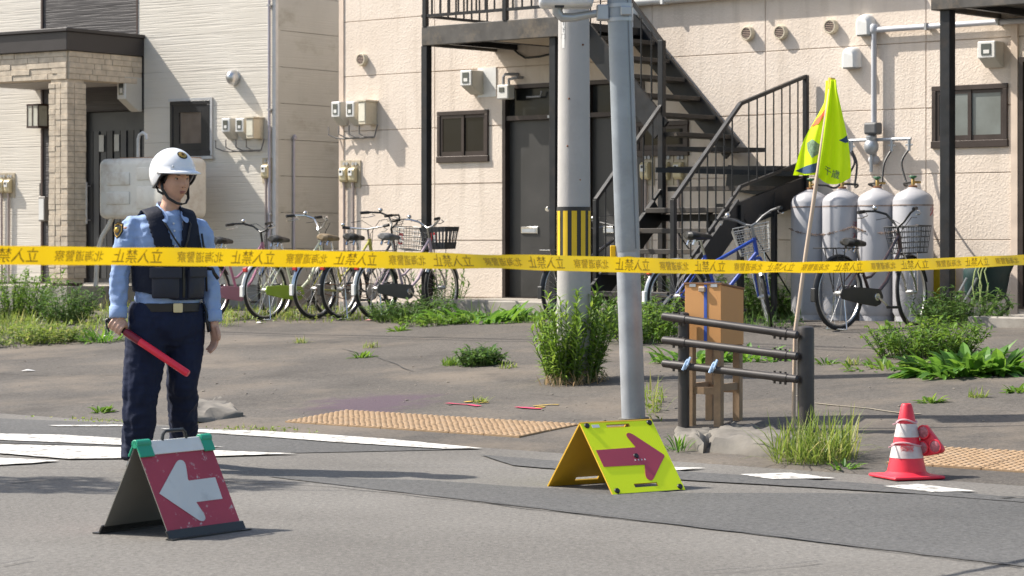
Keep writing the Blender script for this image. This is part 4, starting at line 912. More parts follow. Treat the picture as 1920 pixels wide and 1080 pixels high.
    if basket:
        b = MB(); c = Vector((WB - .02, 0, .86 + bz)); bw, bl_, bh = .17, .14, .24; bmat = dict(wire=mat('wire basket', (.36, .36, .35), .4, .7), black=mat('black basket', (.03, .03, .03), .5), plastic=mat('grey plastic basket', (.055, .058, .062), .55))[basket]
        def ring(k): s2 = .78 + .22 * k; return [c + Vector((sx * bl_ * s2, sy * bw * s2, -bh / 2 + bh * k)) for sx, sy in ((-1, -1), (1, -1), (1, 1), (-1, 1))]
        if basket == 'plastic':
            for j in range(4):
                a0, a1 = ring(0)[j], ring(0)[(j+1) % 4]; b0, b1 = ring(1)[j], ring(1)[(j+1) % 4]; n = 7
                for k in range(n):
                    q = [a0.lerp(a1, k / n + .02), a0.lerp(a1, (k + .62) / n), b0.lerp(b1, (k + .62) / n), b0.lerp(b1, k / n + .02)]; b.add(q, [(0, 1, 2, 3)])
                for k0, k1 in ((0, .3), (.8, 1.0)):
                    b.add([a0.lerp(b0, k0), a1.lerp(b1, k0), a1.lerp(b1, k1), a0.lerp(b0, k1)], [(0, 1, 2, 3)])
            b.add(ring(0), [(0, 1, 2, 3)])
        else:
            for k in (0, .2, .4, .6, .8, 1.0): b.tube(ring(k), .004 if k not in (0, 1.0) else .006, 5, closed=True)
            for j in range(4):
                for k in range(7): b.tube([ring(0)[j].lerp(ring(0)[(j+1) % 4], k / 7), ring(1)[j].lerp(ring(1)[(j+1) % 4], k / 7)], .003, 4)
            for k in range(7): b.tube([ring(0)[0].lerp(ring(0)[3], k / 6), ring(0)[1].lerp(ring(0)[2], k / 6)], .003, 4)
        b.xf(ST); b.build('basket', bmat, root)
        b = MB(); [b.tube([c + Vector((.0, y, -bh/2)), fh + Vector((0, y * .7, 0))], .005, 5) for y in (-.08, .08)]; b.xf(ST); b.build('basket_stay', M_CHROME, root)
    if tagred:
        g = MB(); g.box(hd1.x + .10, hd1.x + .104, -.04, .04, hd1.z - .06, hd1.z + .06); g.xf(ST); e = g.build('name_tag', mat('red tag', (.50, .02, .03), .5), root); g = MB(); g.box(hd1.x + .097, hd1.x + .0995, -.025, .025, hd1.z - .045, hd1.z + .035); g.xf(ST); g.build('tag_card', M_WHITE, e)
    # stand and lamp
    k = MB()
    if stand == 'double':
        for y in (-.1, .1): k.tube([rh + Vector((0, y * .55, 0)), Vector((.0, y * .8, .1)), Vector((-.03, y * 1.15, .01))], .007, 6)
        k.tube([(-.03, -.115, .01), (-.06, -.05, .012), (-.04, .05, .012), (-.03, .115, .01)], .007, 6)
    else: k.tube([rh + Vector((.03, .05, -.02)), Vector((.0, .16, .01))], .008, 6)
    k.build('kickstand', M_CHROME if stand == 'double' else M_BLACK, root, smooth=True)
    l = MB(); l.tube([Vector((WB - .06, .06, .62)), Vector((WB + .01, .06, .61))], [.022, .034], 10); l.xf(ST); l.build('lamp', M_BLACK, root, smooth=True)
    return root
PNK = mat('mauve pink paint', (.40, .16, .24), .35, var=.08, coat=.4); LIL = mat('pale lilac paint', (.52, .40, .44), .35, var=.06, coat=.4); LIME = mat('lime paint', (.32, .46, .04), .4, coat=.3); YLG = mat('yellow paint', (.50, .46, .08), .4, coat=.3)
BLU = mat('blue bike paint', (.015, .06, .36), .3, coat=.5); BLK = mat('black bike paint', (.018, .017, .018), .3, coat=.5); MAR = mat('dark maroon paint', (.035, .018, .020), .3, coat=.5); SIL = mat('silver bike paint', (.45, .45, .45), .35, .6)
TAN = mat('tan saddle', (.22, .16, .09), .5); GRS = mat('grey saddle', (.13, .13, .13), .5)
bike('mauve pink bicycle with matching chain case next to the officer', 392, 545, 27.6, PNK, 52, 6, case=PNK, saddle=M_SADD, bars='swept', bar_m=M_BLACK, fender=M_CHROME, spin=.1)
bike('bicycle with lime green chain guard and white mudguard tip, second from the officer', 497, 545, 27.2, mat('white lime paint', (.58, .60, .45), .4), 50, -10, case=LIME, bars='up', bar_m=M_CHROME, fender=M_WHITE, spin=.3)
bike('yellow framed bicycle with tan saddle in the middle of the left group', 590, 546, 27.1, YLG, 49, 12, case=None, saddle=TAN, bars='flat', bar_m=M_CHROME, fender=M_CHROME, stand='side', spin=.2)
bike('black bicycle with red tag and upright black handlebar in the left group', 640, 543, 26.9, BLK, 52, -20, case=None, bars='up', bar_m=M_BLACK, fender=M_BLACK, tagred=True, basket='wire', spin=.5)
bike('lilac bicycle with grey chain case and plastic basket at the black post', 705, 542, 26.7, LIL, 50, 8, case=mat('grey chain case', (.12, .115, .11), .5), saddle=GRS, bars='swept', bar_m=M_CHROME, basket='plastic', fender=M_WHITE, tagred=True, spin=.15)
bike('dark bicycle mostly hidden behind the concrete utility pole', 1055, 540, 24.6, BLK, 50, -15, case=None, bars='flat', bar_m=M_BLACK, fender=M_BLACK, style='sport', spin=.2)
bike('blue sports bicycle with wire basket standing behind the wooden box', 1270, 552, 22.9, BLU, 27, 62, case=None, bars='swept', bar_m=mat('grey handlebar', (.25, .25, .25), .4, .5), fender=M_GALV, basket='wire', style='sport', stand='side', rack=False, WB=1.04, spin=.3)
bike('black city bicycle with double stand in front of the gas cylinders', 1573, 553, 22.3, MAR, 43, 14, case=M_BLACK, bars='up', seat=-.10, bz=-.06, bar_m=M_BLACK, basket='black', fender=M_BLACK, stand='double', spin=.25)
# ------------------------------------------------------------------ poles
M_POLE = mat('spun concrete', (.40, .385, .365), .75, var=.08, vs=2, bp=.3, bs=60, dirt=(.28, .26, .24), dscale=3, damt=.4)
pp = gnd(1076, 716); up_ = thing('utility_pole', 'round concrete utility pole with yellow and black stripes by the bushy weeds', 'utility pole', pp)
o = MB(); o.lathe([(.128, -.2), (.126, .5), (.112, 3.5), (.085, 9.0)], 28); o.build('shaft', M_POLE, up_, smooth=True)
zA, zB = at(0, 388, pp.y).z - pp.z, at(0, 505, pp.y).z - pp.z
o = MB(); o.lathe([(.1275, zB), (.1275, zA)], 40); bd = o.build('guard_band', M_BLACK, up_, smooth=True)
Myl = mat('reflective yellow', (.72, .47, .01), .45, var=.06)
for k in range(11):
    a = -pi/2 + (k - 5) * .545; o = MB(); vs = []
    for s in (-.15, -.05, .05, .15):
        for z in (zB + .01, zA - .03): vs.append((.1295 * cos(a + s), .1295 * sin(a + s), z))
    o.add(vs, [(0, 2, 3, 1), (2, 4, 5, 3), (4, 6, 7, 5)]); o.build('stripe', Myl, bd)
zA, zB = at(0, 24, pp.y).z - pp.z, at(0, 92, pp.y).z - pp.z
o = MB(); vs = []
for s in (-.1, .0, .1):
    for z in (zB, zA): vs.append((.1175 * cos(-pi/2 - .75 + s), .1175 * sin(-pi/2 - .75 + s), z))
o.add(vs, [(0, 2, 3, 1), (2, 4, 5, 3)]); pl = o.build('name_plate', M_WHITE, up_)
for k, ch in enumerate('エT下冂'):
    vs, fs = text_geo(ch, .042); a = -pi/2 - .75; o = MB(); o.add([(.1185 * cos(a + x / .118), .1185 * sin(a + x / .118), y + zA - .04 - k * .048) for x, y in vs], fs); o.build('lettering', mat('dark ink', (.05, .05, .06), .7), pl, normals=False)
for x, y in ((1056, 242), (1056, 275)):
    pass
for (a, z, r) in ((-1.2, 1.5, .006), (-1.9, 2.1, .008), (-2.0, 1.75, .008), (-1.0, 2.5, .008)):
    o = MB(); o.ball((.12 * cos(a), .12 * sin(a), z), r, r, r, 8, 5); o.build('bolt', M_RUST, up_)
for k, dz in enumerate((0, .5)):
    q = MB(); P = []
    for j in range(41):
        s = -14 + j * .7; P.append(pp + Vector((APT['U'].x * s, APT['U'].y * s, 6.6 + dz + .0022 * s * s))); 
    q.tube([p for p in P], .018 + .01 * k, 5); tag(q.build('overhead_cable', M_BLACK, None), ('lower' if k == 0 else 'upper') + ' overhead cable strung from the concrete utility pole above the lot', 'cable')
# galvanised signal post
sp = gnd(1188, 789); top = at(1160, -40, sp.y)
post_ = thing('signal_post', 'galvanised steel post leaning slightly in front of the concrete pole', 'post', sp)
ax_ = (top - sp).normalized(); pt = lambda h: ax_ * h
o = MB(); o.tube([pt(-.1), pt(1.7), pt(4.6)], .0765, 28); o.build('shaft', mat('dull zinc', (.33, .35, .375), .5, .3, var=.14, vs=5, dirt=(.22, .23, .24), dscale=4, damt=.6), post_, smooth=True)
hj = (at(0, 472, sp.y).z - sp.z) / ax_.z
o = MB(); o.tube([pt(hj), pt(hj + .004), pt(4.6)], [.0775, .0788, .0788], 28); o.build('sleeve', mat('blue grey sheet', (.31, .345, .38), .5, .3, var=.14, vs=4, dirt=(.22, .24, .26), dscale=5, damt=.6), post_, smooth=True)
o = MB(); q = pt(hj + .02) + Vector((.05, -.064, 0)); o.beam(q, q + ax_ * 2.6, .006, .004, (0, 1, 0)); o.build('sleeve_seam', mat('seam line', (.18, .19, .2), .6), post_)
o = MB(); o.tube([pt(-.02), pt(.02)], .1, 20); o.build('collar', M_CONC, post_)
hb_ = (at(0, 24, sp.y).z - sp.z) / ax_.z
for d in (-.045, .045):
    o = MB(); o.tube([pt(hb_ + d - .012), pt(hb_ + d + .012)], .085, 24); o.build('clamp_band', M_GALV, post_, smooth=True)
c = pt(hb_)
for a_ in ((c.x - .15, c.x - .07, -.05, .05, c.z - .05, c.z + .05), (c.x + .0, c.x + .07, -.105, -.08, c.z - .025, c.z + .035)): o = MB(); o.box(*a_); o.build('clamp_block', M_GALV, post_, bevel=.008)
lamp = thing('pedestrian_signal', 'white housing of a signal held on an arm at the top of the picture', 'signal', sp + c)
o = MB(); o.tube([(-.12, 0, 0), (-.2, 0, -.012), (-.30, 0, -.03), (-.37, 0, -.03), (-.40, 0, -.0), (-.40, 0, .06)], [.024, .026, .028, .03, .034, .034], 12); o.build('arm', M_GALV, lamp, smooth=True)
o = MB(); o.box(-.52, -.17, -.12, .17, .035, .5); o.build('housing', mat('signal housing', (.62, .63, .64), .4), lamp, bevel=.035, bseg=3, smooth=True); o = MB(); o.box(-.30, -.175, -.125, -.119, .083, .16); o.build('sticker', mat('blue label', (.03, .06, .35), .5), lamp)
o = MB(); o.box(-.295, -.18, -.128, -.1245, .092, .16); o.build('sticker_face', M_WHITE, lamp); o = MB(); o.box(-.42, -.36, -.1, .0, .03, .06); o.build('hinge', M_BLACK, lamp)
# ------------------------------------------------------------------ pipe fence
M_FENCE = mat('dark brown coated pipe', (.040, .034, .032), .45, .1, var=.15, vs=6, dirt=(.10, .085, .07), dscale=4, damt=.35)
gl = gnd(1282, 801); gr = gnd(1511, 810)
fe_ = thing('pipe_fence', 'short dark brown pipe fence with three rails in front of the wooden box', 'fence', gl)
Lp, Rp = Vector((0, 0, 0)), gr - gl; fdir = Vector((Rp.x, Rp.y, 0)).normalized(); fn = Vector((fdir.y, -fdir.x, 0)) 
if fn.y > 0: fn = -fn
for p_, y_, r in ((Lp, 586, .036), (Rp, 612, .051)):
    P = gl + p_; zt = at(0, y_, P.y).z - P.z; o = MB(); o.lathe([(r, -.1), (r, zt - .02), (r * .92, zt - .006), (r * .7, zt), (0.01, zt + .003)], 20, p_); o.build('post', M_FENCE, fe_, smooth=True)
for yl, yr in ((596, 628), (640, 668), (684, 711)):
    zl = at(0, yl, gl.y - .05).z - gl.z; zr = at(0, yr, gr.y - .05).z - gl.z
    off = fn * .075; a = Lp + off - fdir * .10; b = Rp + off - fdir * .02; a.z = zl + (zl - zr) * .1; b.z = zr
    o = MB(); d_ = (b - a).normalized(); o.tube([a - d_ * .012, a, b, b + d_ * .012], [.014, .0245, .0245, .014], 14); rl = o.build('rail', M_FENCE, fe_, smooth=True)
    for f in (.0 + .14, .9):
        c = a.lerp(b, f); o = MB(); o.tube([c - d_ * .07, c + d_ * .03], .0275, 14); 
        for k in (-.06, -.02, .015): o.tube([c + d_ * k + Vector((0, 0, -.042)), c + d_ * k + Vector((0, 0, .036))], .008, 6)
        o.build('clamp', M_FENCE, rl, smooth=True)
M_TIE = mat('pale blue cord', (.40, .55, .75), .6)
for x, y in ((1288, 683), (1338, 688)):
    P = at(x, y, gl.y - .09 - (x - 1282) / 230 * .5) ; t = tag(MB().tube([P + Vector((.02, -.03, .045)), P + Vector((0, -.045, .0)), P + Vector((-.012, -.03, -.025)), P + Vector((.0, .03, -.02)), P + Vector((.01, .03, .03)), P + Vector((-.005, -.035, .02)), P + Vector((-.03, -.04, -.035))], .008, 6).build('cord', M_TIE, None, smooth=True), 'pale blue cord knotted on the lowest fence rail, %s one' % ('left' if x < 1300 else 'right'), 'cord', 'cords on the fence')
# ------------------------------------------------------------------ wooden box on legs
M_BOX = mat('tan painted board', (.56, .275, .095), .6, var=.06, vs=3); M_WOOD = mat('raw timber leg', (.30, .20, .12), .8, var=.25, vs=8, dirt=(.16, .11, .07), dscale=9, damt=.6)
bc = gnd(1352, 801); wb, db = .255, .31; ang_ = RD(32)
box_ = thing('wooden_box', 'tan wooden box with sloping lid on a timber leg stand behind the fence', 'box', bc, -ang_ + 0)
# local: near corner at origin, -x along the front face, +y along the right side
zt0 = .885 ; zb0 = .505
o = MB(); o.add([(-wb, 0, zb0), (0, 0, zb0), (0, db, zb0), (-wb, db, zb0), (-wb, 0, zt0), (0, 0, zt0), (0, db, zt0 - .035), (-wb, db, zt0 - .035)], [(0,3,2,1),(4,5,6,7),(0,1,5,4),(1,2,6,5),(2,3,7,6),(3,0,4,7)]); o.build('case', M_BOX, box_, bevel=.002)
o = MB(); e = .006; o.add([(-wb-e, -e, zt0+.002), (e, -e, zt0+.002), (e, db+e, zt0-.034), (-wb-e, db+e, zt0-.034), (-wb-e, -e, zt0+.014), (e, -e, zt0+.014), (e, db+e, zt0-.022), (-wb-e, db+e, zt0-.022)], [(0,3,2,1),(4,5,6,7),(0,1,5,4),(1,2,6,5),(2,3,7,6),(3,0,4,7)]); o.build('lid', mat('dark lid edge', (.20, .09, .035), .6), box_)
for x in (-.22, -.07):
    o = MB(); o.box(x, x + .045, -.006, 0, zt0 - .014, zt0 + .006); o.build('hinge', M_GALV, box_)
o = MB(); o.box(-.15, -.105, -.022, 0, zt0 - .045, zt0 - .012); o.build('hasp', mat('worn brass', (.40, .32, .25), .5, .3), box_, bevel=.004)
o = MB(); o.box(-.118, -.098, -.004, 0, zb0 - .0, zt0 + .0); o.box(-.118, -.098, -.004, db * .6, zt0 + .0145, zt0 + .017); o.build('strap', mat('blue strap', (.04, .10, .42), .6), box_)
for x, y in ((-wb + .005, .0), (-.055, .0), (-wb + .005, db - .05), (-.055, db - .05)):
    o = MB(); o.box(x, x + .05, y + .004, y + .05, -.02, zb0 - .001); o.build('leg', M_WOOD, box_, bevel=.003)
for a in ((-wb + .056, -.056, .012, .035, .20, .245), (-wb + .056, -.056, db - .04, db - .016, .20, .245), (-wb + .012, -wb + .035, .051, db - .051, .22, .265), (-.04, -.016, .051, db - .051, .22, .265)):
    o = MB(); o.box(*a); o.build('stretcher', M_WOOD, box_)
t = wp; lp = gnd(1404, 640)
# ------------------------------------------------------------------ flag on its pole
fb = gnd(1488, 806); ftop = at(1560, 143, fb.y + .05)
flag = thing('safety_flag', 'fluorescent yellow safety flag on a pale pole tied to the fence', 'flag', fb + Vector((0, .02, 0)))
o0 = fb + Vector((0, .02, 0)); pv = ftop - o0
kn_ = at(1491, 622, fb.y + .03) - o0
o = MB(); o.tube([Vector((0, 0, -.05)), kn_ * .5, kn_, kn_.lerp(pv, .3) + Vector((-.004, 0, 0)), pv * .99], .0125, 12); o.build('flag_pole', mat('pale bamboo pole', (.52, .40, .30), .5, var=.1, vs=5), flag, smooth=True)
M_HV, t_, p_ = new_mat('fluorescent yellow cloth'); p_.inputs['Base Color'].default_value = (.74, .98, .004, 1); p_.inputs['Roughness'].default_value = .75
tr = t_.nodes.new('ShaderNodeBsdfTranslucent'); tr.inputs[0].default_value = (.74, .98, .004, 1); mx = t_.nodes.new('ShaderNodeMixShader'); mx.inputs[0].default_value = .35; t_.links.new(p_.outputs[0], mx.inputs[1]); t_.links.new(tr.outputs[0], mx.inputs[2]); t_.links.new(mx.outputs[0], t_.nodes['Material Output'].inputs[0])
YF = ftop.y
LE = [(150, 1551), (190, 1549), (215, 1536), (240, 1521), (265, 1508), (290, 1500), (315, 1493), (328, 1489)]
PO = [(150, 1556), (330, 1531)]
RE = [(150, 1566), (170, 1568), (200, 1575), (235, 1583), (265, 1590), (300, 1594), (325, 1596), (345, 1591)]
def flag_pt(s, f):
    "s in -1..0: back flap left of the pole, 0..1: front flap; f from tip to hem"
    if s <= 0:
        y = 150 + f * 178; a, b = lerp_tab(LE, y), lerp_tab(PO, y); x = b + (a - b) * (-s); d = .012 + .06 * (-s) + .018 * sin(-s * 7 + f * 3) * f
    else:
        y = 150 + f * (182 + 14 * sin(s * 3)); a, b = lerp_tab(RE, y), lerp_tab(PO, y); x = b + (a - b) * s; d = -.018 - .030 * sin(s * 9 + f * 2) * (.2 + f) - .02 * s
    p = at(x, y, YF); return Vector((p.x, YF + d, p.z)) - o0
for nm, s0, s1 in (('front_cloth', 0, 1), ('back_cloth', -1, 0)):
    o = MB(); ns, nf = 18, 26
    for i in range(nf + 1):
        for j in range(ns + 1): o.v.append(flag_pt(s0 + (s1 - s0) * j / ns if s0 == 0 else -(1 - j / ns), i / nf))
    o.f = [(i*(ns+1)+j, i*(ns+1)+j+1, (i+1)*(ns+1)+j+1, (i+1)*(ns+1)+j) for i in range(nf) for j in range(ns)]; o.m = [0] * len(o.f)
    ob = o.build(nm, M_HV, flag, smooth='all')
o = MB(); o.tube([pv * .965, pv * .995], [.019, .022], 10); o.build('tip_tape', mat('amber tape', (.62, .45, .05), .5), flag)
M_NAVY = mat('navy print', (.02, .06, .13), .7); M_ORG = mat('orange print', (.70, .10, .02), .7); M_MOTT = mat('grey print', (.14, .22, .12), .7, var=.6, vs=70)
def on_flag(name, pts, m, lift=-.006, n=10):
    o = MB(); C = (sum(p[0] for p in pts) / len(pts), sum(p[1] for p in pts) / len(pts)); o.v.append(flag_pt(*C) + Vector((0, lift, 0))); R_ = 4; L = []
    for a, b in zip(pts, pts[1:] + pts[:1]):
        for k in range(n): L.append((a[0] + (b[0] - a[0]) * k / n, a[1] + (b[1] - a[1]) * k / n))
    for r in range(1, R_ + 1):
        for q in L: o.v.append(flag_pt(C[0] + (q[0] - C[0]) * r / R_, C[1] + (q[1] - C[1]) * r / R_) + Vector((0, lift, 0)))
    m_ = len(L); o.f = [(0, 1 + i, 1 + (i+1) % m_) for i in range(m_)] + [(1 + r*m_ + i, 1 + r*m_ + (i+1) % m_, 1 + (r+1)*m_ + (i+1) % m_, 1 + (r+1)*m_ + i) for r in range(R_ - 1) for i in range(m_)]; o.m = [0] * len(o.f)
    return o.build(name, m, flag)
on_flag('printed_shape', [(.62, .58), (.99, .565), (.985, .635), (.85, .625)], M_NAVY); on_flag('printed_shape', [(-.96, .955), (-.5, .90), (-.03, .87), (-.03, .975), (-.5, .985)], M_NAVY)
on_flag('printed_shape', [(-.9, .40), (-.45, .34), (-.06, .29), (-.06, .36), (-.5, .46), (-.97, .49)], M_ORG); on_flag('printed_shape', [(-.75, .66), (-.55, .62), (-.05, .68), (-.05, .78), (-.35, .82), (-.62, .74)], M_MOTT)
vs, fs = text_geo('千歳', .30); o = MB(); o.add([flag_pt(.42 + x * .72 , .90 - y * .30 + x * .07) + Vector((0, -.006, 0)) for x, y in vs], fs); o.build('lettering', M_NAVY, flag, normals=False)
# ------------------------------------------------------------------ folding arrow boards
def round_poly(pts, r, n=4):
    out = []; L = len(pts)
    for i in range(L):
        p = Vector(pts[i][:2]); rr = pts[i][2] if len(pts[i]) > 2 else r
        a = (Vector(pts[i-1][:2]) - p); b = (Vector(pts[(i+1) % L][:2]) - p); a_, b_ = a.normalized(), b.normalized()
        if rr <= 0: out.append(tuple(p)); continue
        c0, c1 = p + a_ * min(rr, a.length * .45), p + b_ * min(rr, b.length * .45)
        for k in range(n + 1): f = k / n; out.append(tuple(c0 * (1-f)**2 + p * 2*f*(1-f) + c1 * f * f))
    return out
def aboard(name, label, P0, e, wd, dep, h, red):
    ez = math.atan2(e[1], e[0]); t = thing(name, label, 'sign', (P0.x, P0.y, 0), ez, 'folding arrow boards')
    # local: x along the width, front foot line at y=0, apex at y=dep/2
    sl = math.hypot(h, dep / 2)
    def fr(a, b, d): k = b / sl; return Vector((a, dep / 2 * k - d * h / sl * 1.0, h * k + d * (dep / 2) / sl))          # front leaf, d outward
    def bk(a, b, d): k = b / sl; return Vector((a, dep - dep / 2 * k + d * h / sl, h * k + d * (dep / 2) / sl))
    def leaf_out(hole_list, z0=.0): return [(0, z0), (wd, z0), (wd, sl), (0, sl)]
    def slab(fn, nm, mo, mi, th, holes, corner):
        o = MB(); xs = sorted({0, wd, *[v for h_ in holes for v in h_[:2]]}); zs_ = sorted({.004, sl, *[v for h_ in holes for v in h_[2:]]})
        for i in range(len(xs) - 1):
            for j in range(len(zs_) - 1):
                a, b, c, d = xs[i], xs[i+1], zs_[j], zs_[j+1]
                if any(h_[0] <= a and b <= h_[1] and h_[2] <= c and d <= h_[3] for h_ in holes): continue
                o.add([fn(a, c, 0), fn(b, c, 0), fn(b, d, 0), fn(a, d, 0)], [(0, 1, 2, 3)], 0); o.add([fn(a, c, -th), fn(b, c, -th), fn(b, d, -th), fn(a, d, -th)], [(3, 2, 1, 0)], 1)
        for h_ in holes + [(0, wd, .004, sl)]:
            c4 = [(h_[0], h_[2]), (h_[1], h_[2]), (h_[1], h_[3]), (h_[0], h_[3])]
            for p, q in zip(c4, c4[1:] + c4[:1]): o.add([fn(*p, 0), fn(*q, 0), fn(*q, -th), fn(*p, -th)], [(0, 1, 2, 3)], 1)
        return o.build(nm, [mo, mi], t, normals=False)
    if red:
        mo = mat('scuffed maroon sheet', (.30, .022, .045), .5, var=.12, vs=4, dirt=(.50, .36, .36), dscale=26, damt=.0)
        m, tt, p = new_mat('scuffed maroon'); v = coords(tt); c = ramp(tt, noise_n(tt, v, 3, 4), [(.3, (.34, .024, .048)), (.7, (.42, .036, .066))])
        c = mixc(tt, ramp(tt, noise_n(tt, v, 24, 8, .75), [(.585, 0.0), (.66, .9)]), c, (.52, .42, .40)); tt.links.new(c, p.inputs['Base Color']); p.inputs['Roughness'].default_value = .5
        slab(fr, 'front_leaf', m, mat('bare aluminium back', (.21, .20, .175), .55, .2, var=.1, vs=3), .004, [], 0); slab(bk, 'back_leaf', m, mat('bare aluminium back', (.21, .20, .175), .55, .2), .004, [], 0)
        aw = mat('reflective white sheet', (.60, .59, .56), .5, var=.05, vs=4, dirt=(.36, .34, .33), dscale=7, damt=.5)
        A_ = [(.07, .475, .004), (.475, .80, .032), (.565, .775, .034), (.505, .57, .008), (.885, .575, .002), (.875, .345, .002), (.505, .345, .008), (.57, .175, .034), (.49, .13, .032)]
        pts = round_poly([(x * wd, y * sl, r) for x, y, r in A_], 0)
        o = MB(); o.prism(pts, .0015, lambda a, b, d: fr(a, b, .0008 + d)); o.build('arrow', aw, t)
        o = MB()
        for fn in (fr, bk): o.prism([(-.0, sl - .058), (wd, sl - .058), (wd, sl + .006), (-.0, sl + .006)], .006, lambda a, b, d: fn(a, b, d + .001))
        o.build('top_strip', M_WHITE, t, bevel=.002)
        for x0, x1 in ((-.006, .082), (wd - .062, wd + .006)):
            o = MB()
            for fn in (fr, bk): o.prism([(x0, sl - .066), (x1, sl - .066), (x1, sl + .012), (x0, sl + .012)], .010, lambda a, b, d: fn(a, b, d + .002))
            o.tube([Vector((x0, dep / 2, h - .002)), Vector((x1, dep / 2, h - .002))], .02, 12)
            o.build('end_cap', mat('green plastic cap', (.01, .30, .17), .4), t, bevel=.003)
        o = MB(); xm = wd * .52; o.tube([(xm - .075, dep/2, h + .005), (xm - .07, dep/2, h + .03), (xm - .055, dep/2, h + .044), (xm + .055, dep/2, h + .044), (xm + .07, dep/2, h + .03), (xm + .075, dep/2, h + .005)], .008, 8); o.build('handle', M_BLACK, t, smooth=True)
        for fn, nm in ((fr, 0), (bk, 1)):
            o = MB(); o.prism([(-.012, -.004), (wd + .015, -.004), (wd + .015, .042), (-.012, .042)], .012, lambda a, b, d: fn(a, max(b, .0), d - .004)); o.build('rubber_foot', M_BLACK, t, bevel=.003)
            o = MB(); y = -.03 if fn is fr else dep - .01; o.box(-.02, wd + .02, y, y + .04, .001, .007); o.build('rubber_lip', M_BLACK, t)
    else:
        m, tt, p = new_mat('fluorescent yellow board'); p.inputs['Base Color'].default_value = (.90, 1.0, .002, 1); p.inputs['Roughness'].default_value = .6
        ck = nd(tt, 'ShaderNodeTexChecker'); ck.inputs['Scale'].default_value = 160; tt.links.new(coords(tt), ck.inputs[0]); ck.inputs[1].default_value = (.90, 1.0, .002, 1); ck.inputs[2].default_value = (.82, .95, .002, 1); tt.links.new(ck.outputs[0], p.inputs['Base Color'])
        mi = mat('yellow ochre plastic', (.58, .34, .02), .5, var=.08, vs=3)
        H1 = (wd * .34, wd * .66, sl * .905, sl * .95); H2 = (wd * .34, wd * .66, sl * .085, sl * .135)
        slab(fr, 'front_leaf', m, mi, .008, [H1, H2], 0); slab(bk, 'back_leaf', m, mi, .008, [H1, H2], 0)
        A_ = [(.045, .61, 0), (.597, .618, .006), (.535, .80, .03), (.61, .83, .035), (.945, .486, .014), (.60, .145, .035), (.535, .20, .03), (.607, .376, .006), (.047, .38, 0)]
        pts = round_poly([(x * wd, y * sl, r * .9) for x, y, r in A_], 0); o = MB(); o.prism(pts, .0015, lambda a, b, d: fr(a, b, .0008 + d)); o.build('arrow', mat('faded maroon print', (.44, .055, .085), .55, var=.05), t)
        for x, y in ((.075, .945), (.945, .945), (.075, .055), (.945, .055), (.545, .50)):
            o = MB(); c = fr(x * wd, y * sl, 0); nrm = Vector((0, -h, dep / 2)).normalized(); o.tube([c, c + nrm * .008], [.016, .013], 12); o.build('rubber_stud', M_BLACK, t, smooth=True)
        o = MB(); o.prism([(wd * .14, sl * .915), (wd * .24, sl * .915), (wd * .24, sl * .955), (wd * .14, sl * .955)], .001, lambda a, b, d: fr(a, b, d + .0006)); o.build('sticker', M_WHITE, t)
        for k in range(4): o = MB(); x = wd * (.50 + k * .045); o.prism([(x, sl * .435), (x + .006, sl * .435), (x + .006, sl * .455), (x, sl * .455)], .001, lambda a, b, d: fr(a, b, d + .0026)); o.build('printed_mark', M_WHITE, t)
        o = MB(); o.box(.03, wd - .02, -.004, .014, .001, .006); o.build('foot_strip', M_BLACK, t)
    return t
aboard('arrow_board', 'folding maroon board with a white left arrow and green corner caps', g0(320, 1013), (.575, .818), .46, .405, .395, True)
aboard('arrow_board', 'folding fluorescent yellow board with a maroon right arrow', g0(1150, 929), (.825, .565), .455, .57, .345, False)
# ------------------------------------------------------------------ traffic cone with lights
M_CONE = mat('cone red', (.70, .024, .048), .45, var=.06, vs=5, dirt=(.35, .03, .03), dscale=9, damt=.3); M_BANDW = mat('cone band', (.56, .52, .50), .5, var=.06, dirt=(.36, .25, .22), dscale=14, damt=.6)
cp = g0(1700, 897); cone = thing('traffic_cone', 'small red and white traffic cone standing at the road edge', 'cone', cp, RD(20))
o = MB(); o.box(-.15, .15, -.15, .15, .004, .022); o.build('base', M_CONE, cone, bevel=.02, bseg=3, smooth=True)
cr_ = lambda z: .105 - .078 * (z - .03) / .37
o = MB(); o.lathe([(.135, .018), (.115, .03)] + [(cr_(z), z) for z in (.04, .1, .2, .3, .385)] + [(.024, .396), (.018, .398), (.015, .36)], 32); o.build('body', M_CONE, cone, smooth=True)
for a, b in ((.112, .178), (.222, .292)):
    o = MB(); o.lathe([(cr_(a) + .0022, a), (cr_(b) + .0022, b)], 32); o.build('band', M_BANDW, cone, smooth=True)
for k, (aa, ch) in enumerate(((-2.25, '警'), (-1.85, '察'))):
    vs, fs = text_geo(ch, .045); r = cr_(.155) + .004; o = MB(); o.add([(r * cos(aa + x / r), r * sin(aa + x / r), y + .155) for x, y in vs], fs); o.build('lettering', M_CONE, cone, normals=False)
wl_ = thing('warning_light', 'red three lamp warning light strapped to the traffic cone', 'warning light', cp + Vector((.115, -.02, .13)), RD(-38))
tri = round_poly([(-.075, .01, .035), (.075, .01, .035), (.0, .165, .035)], 0, 5)
tri = round_poly([(-.055, -.02, .05), (.105, .015, .05), (-.035, .175, .05)], 0, 6)
o = MB(); o.prism(tri, .045, lambda a, b, d: Vector((a, d - .02, b))); o.build('case', M_CONE, wl_, bevel=.008, bseg=2, smooth=True)
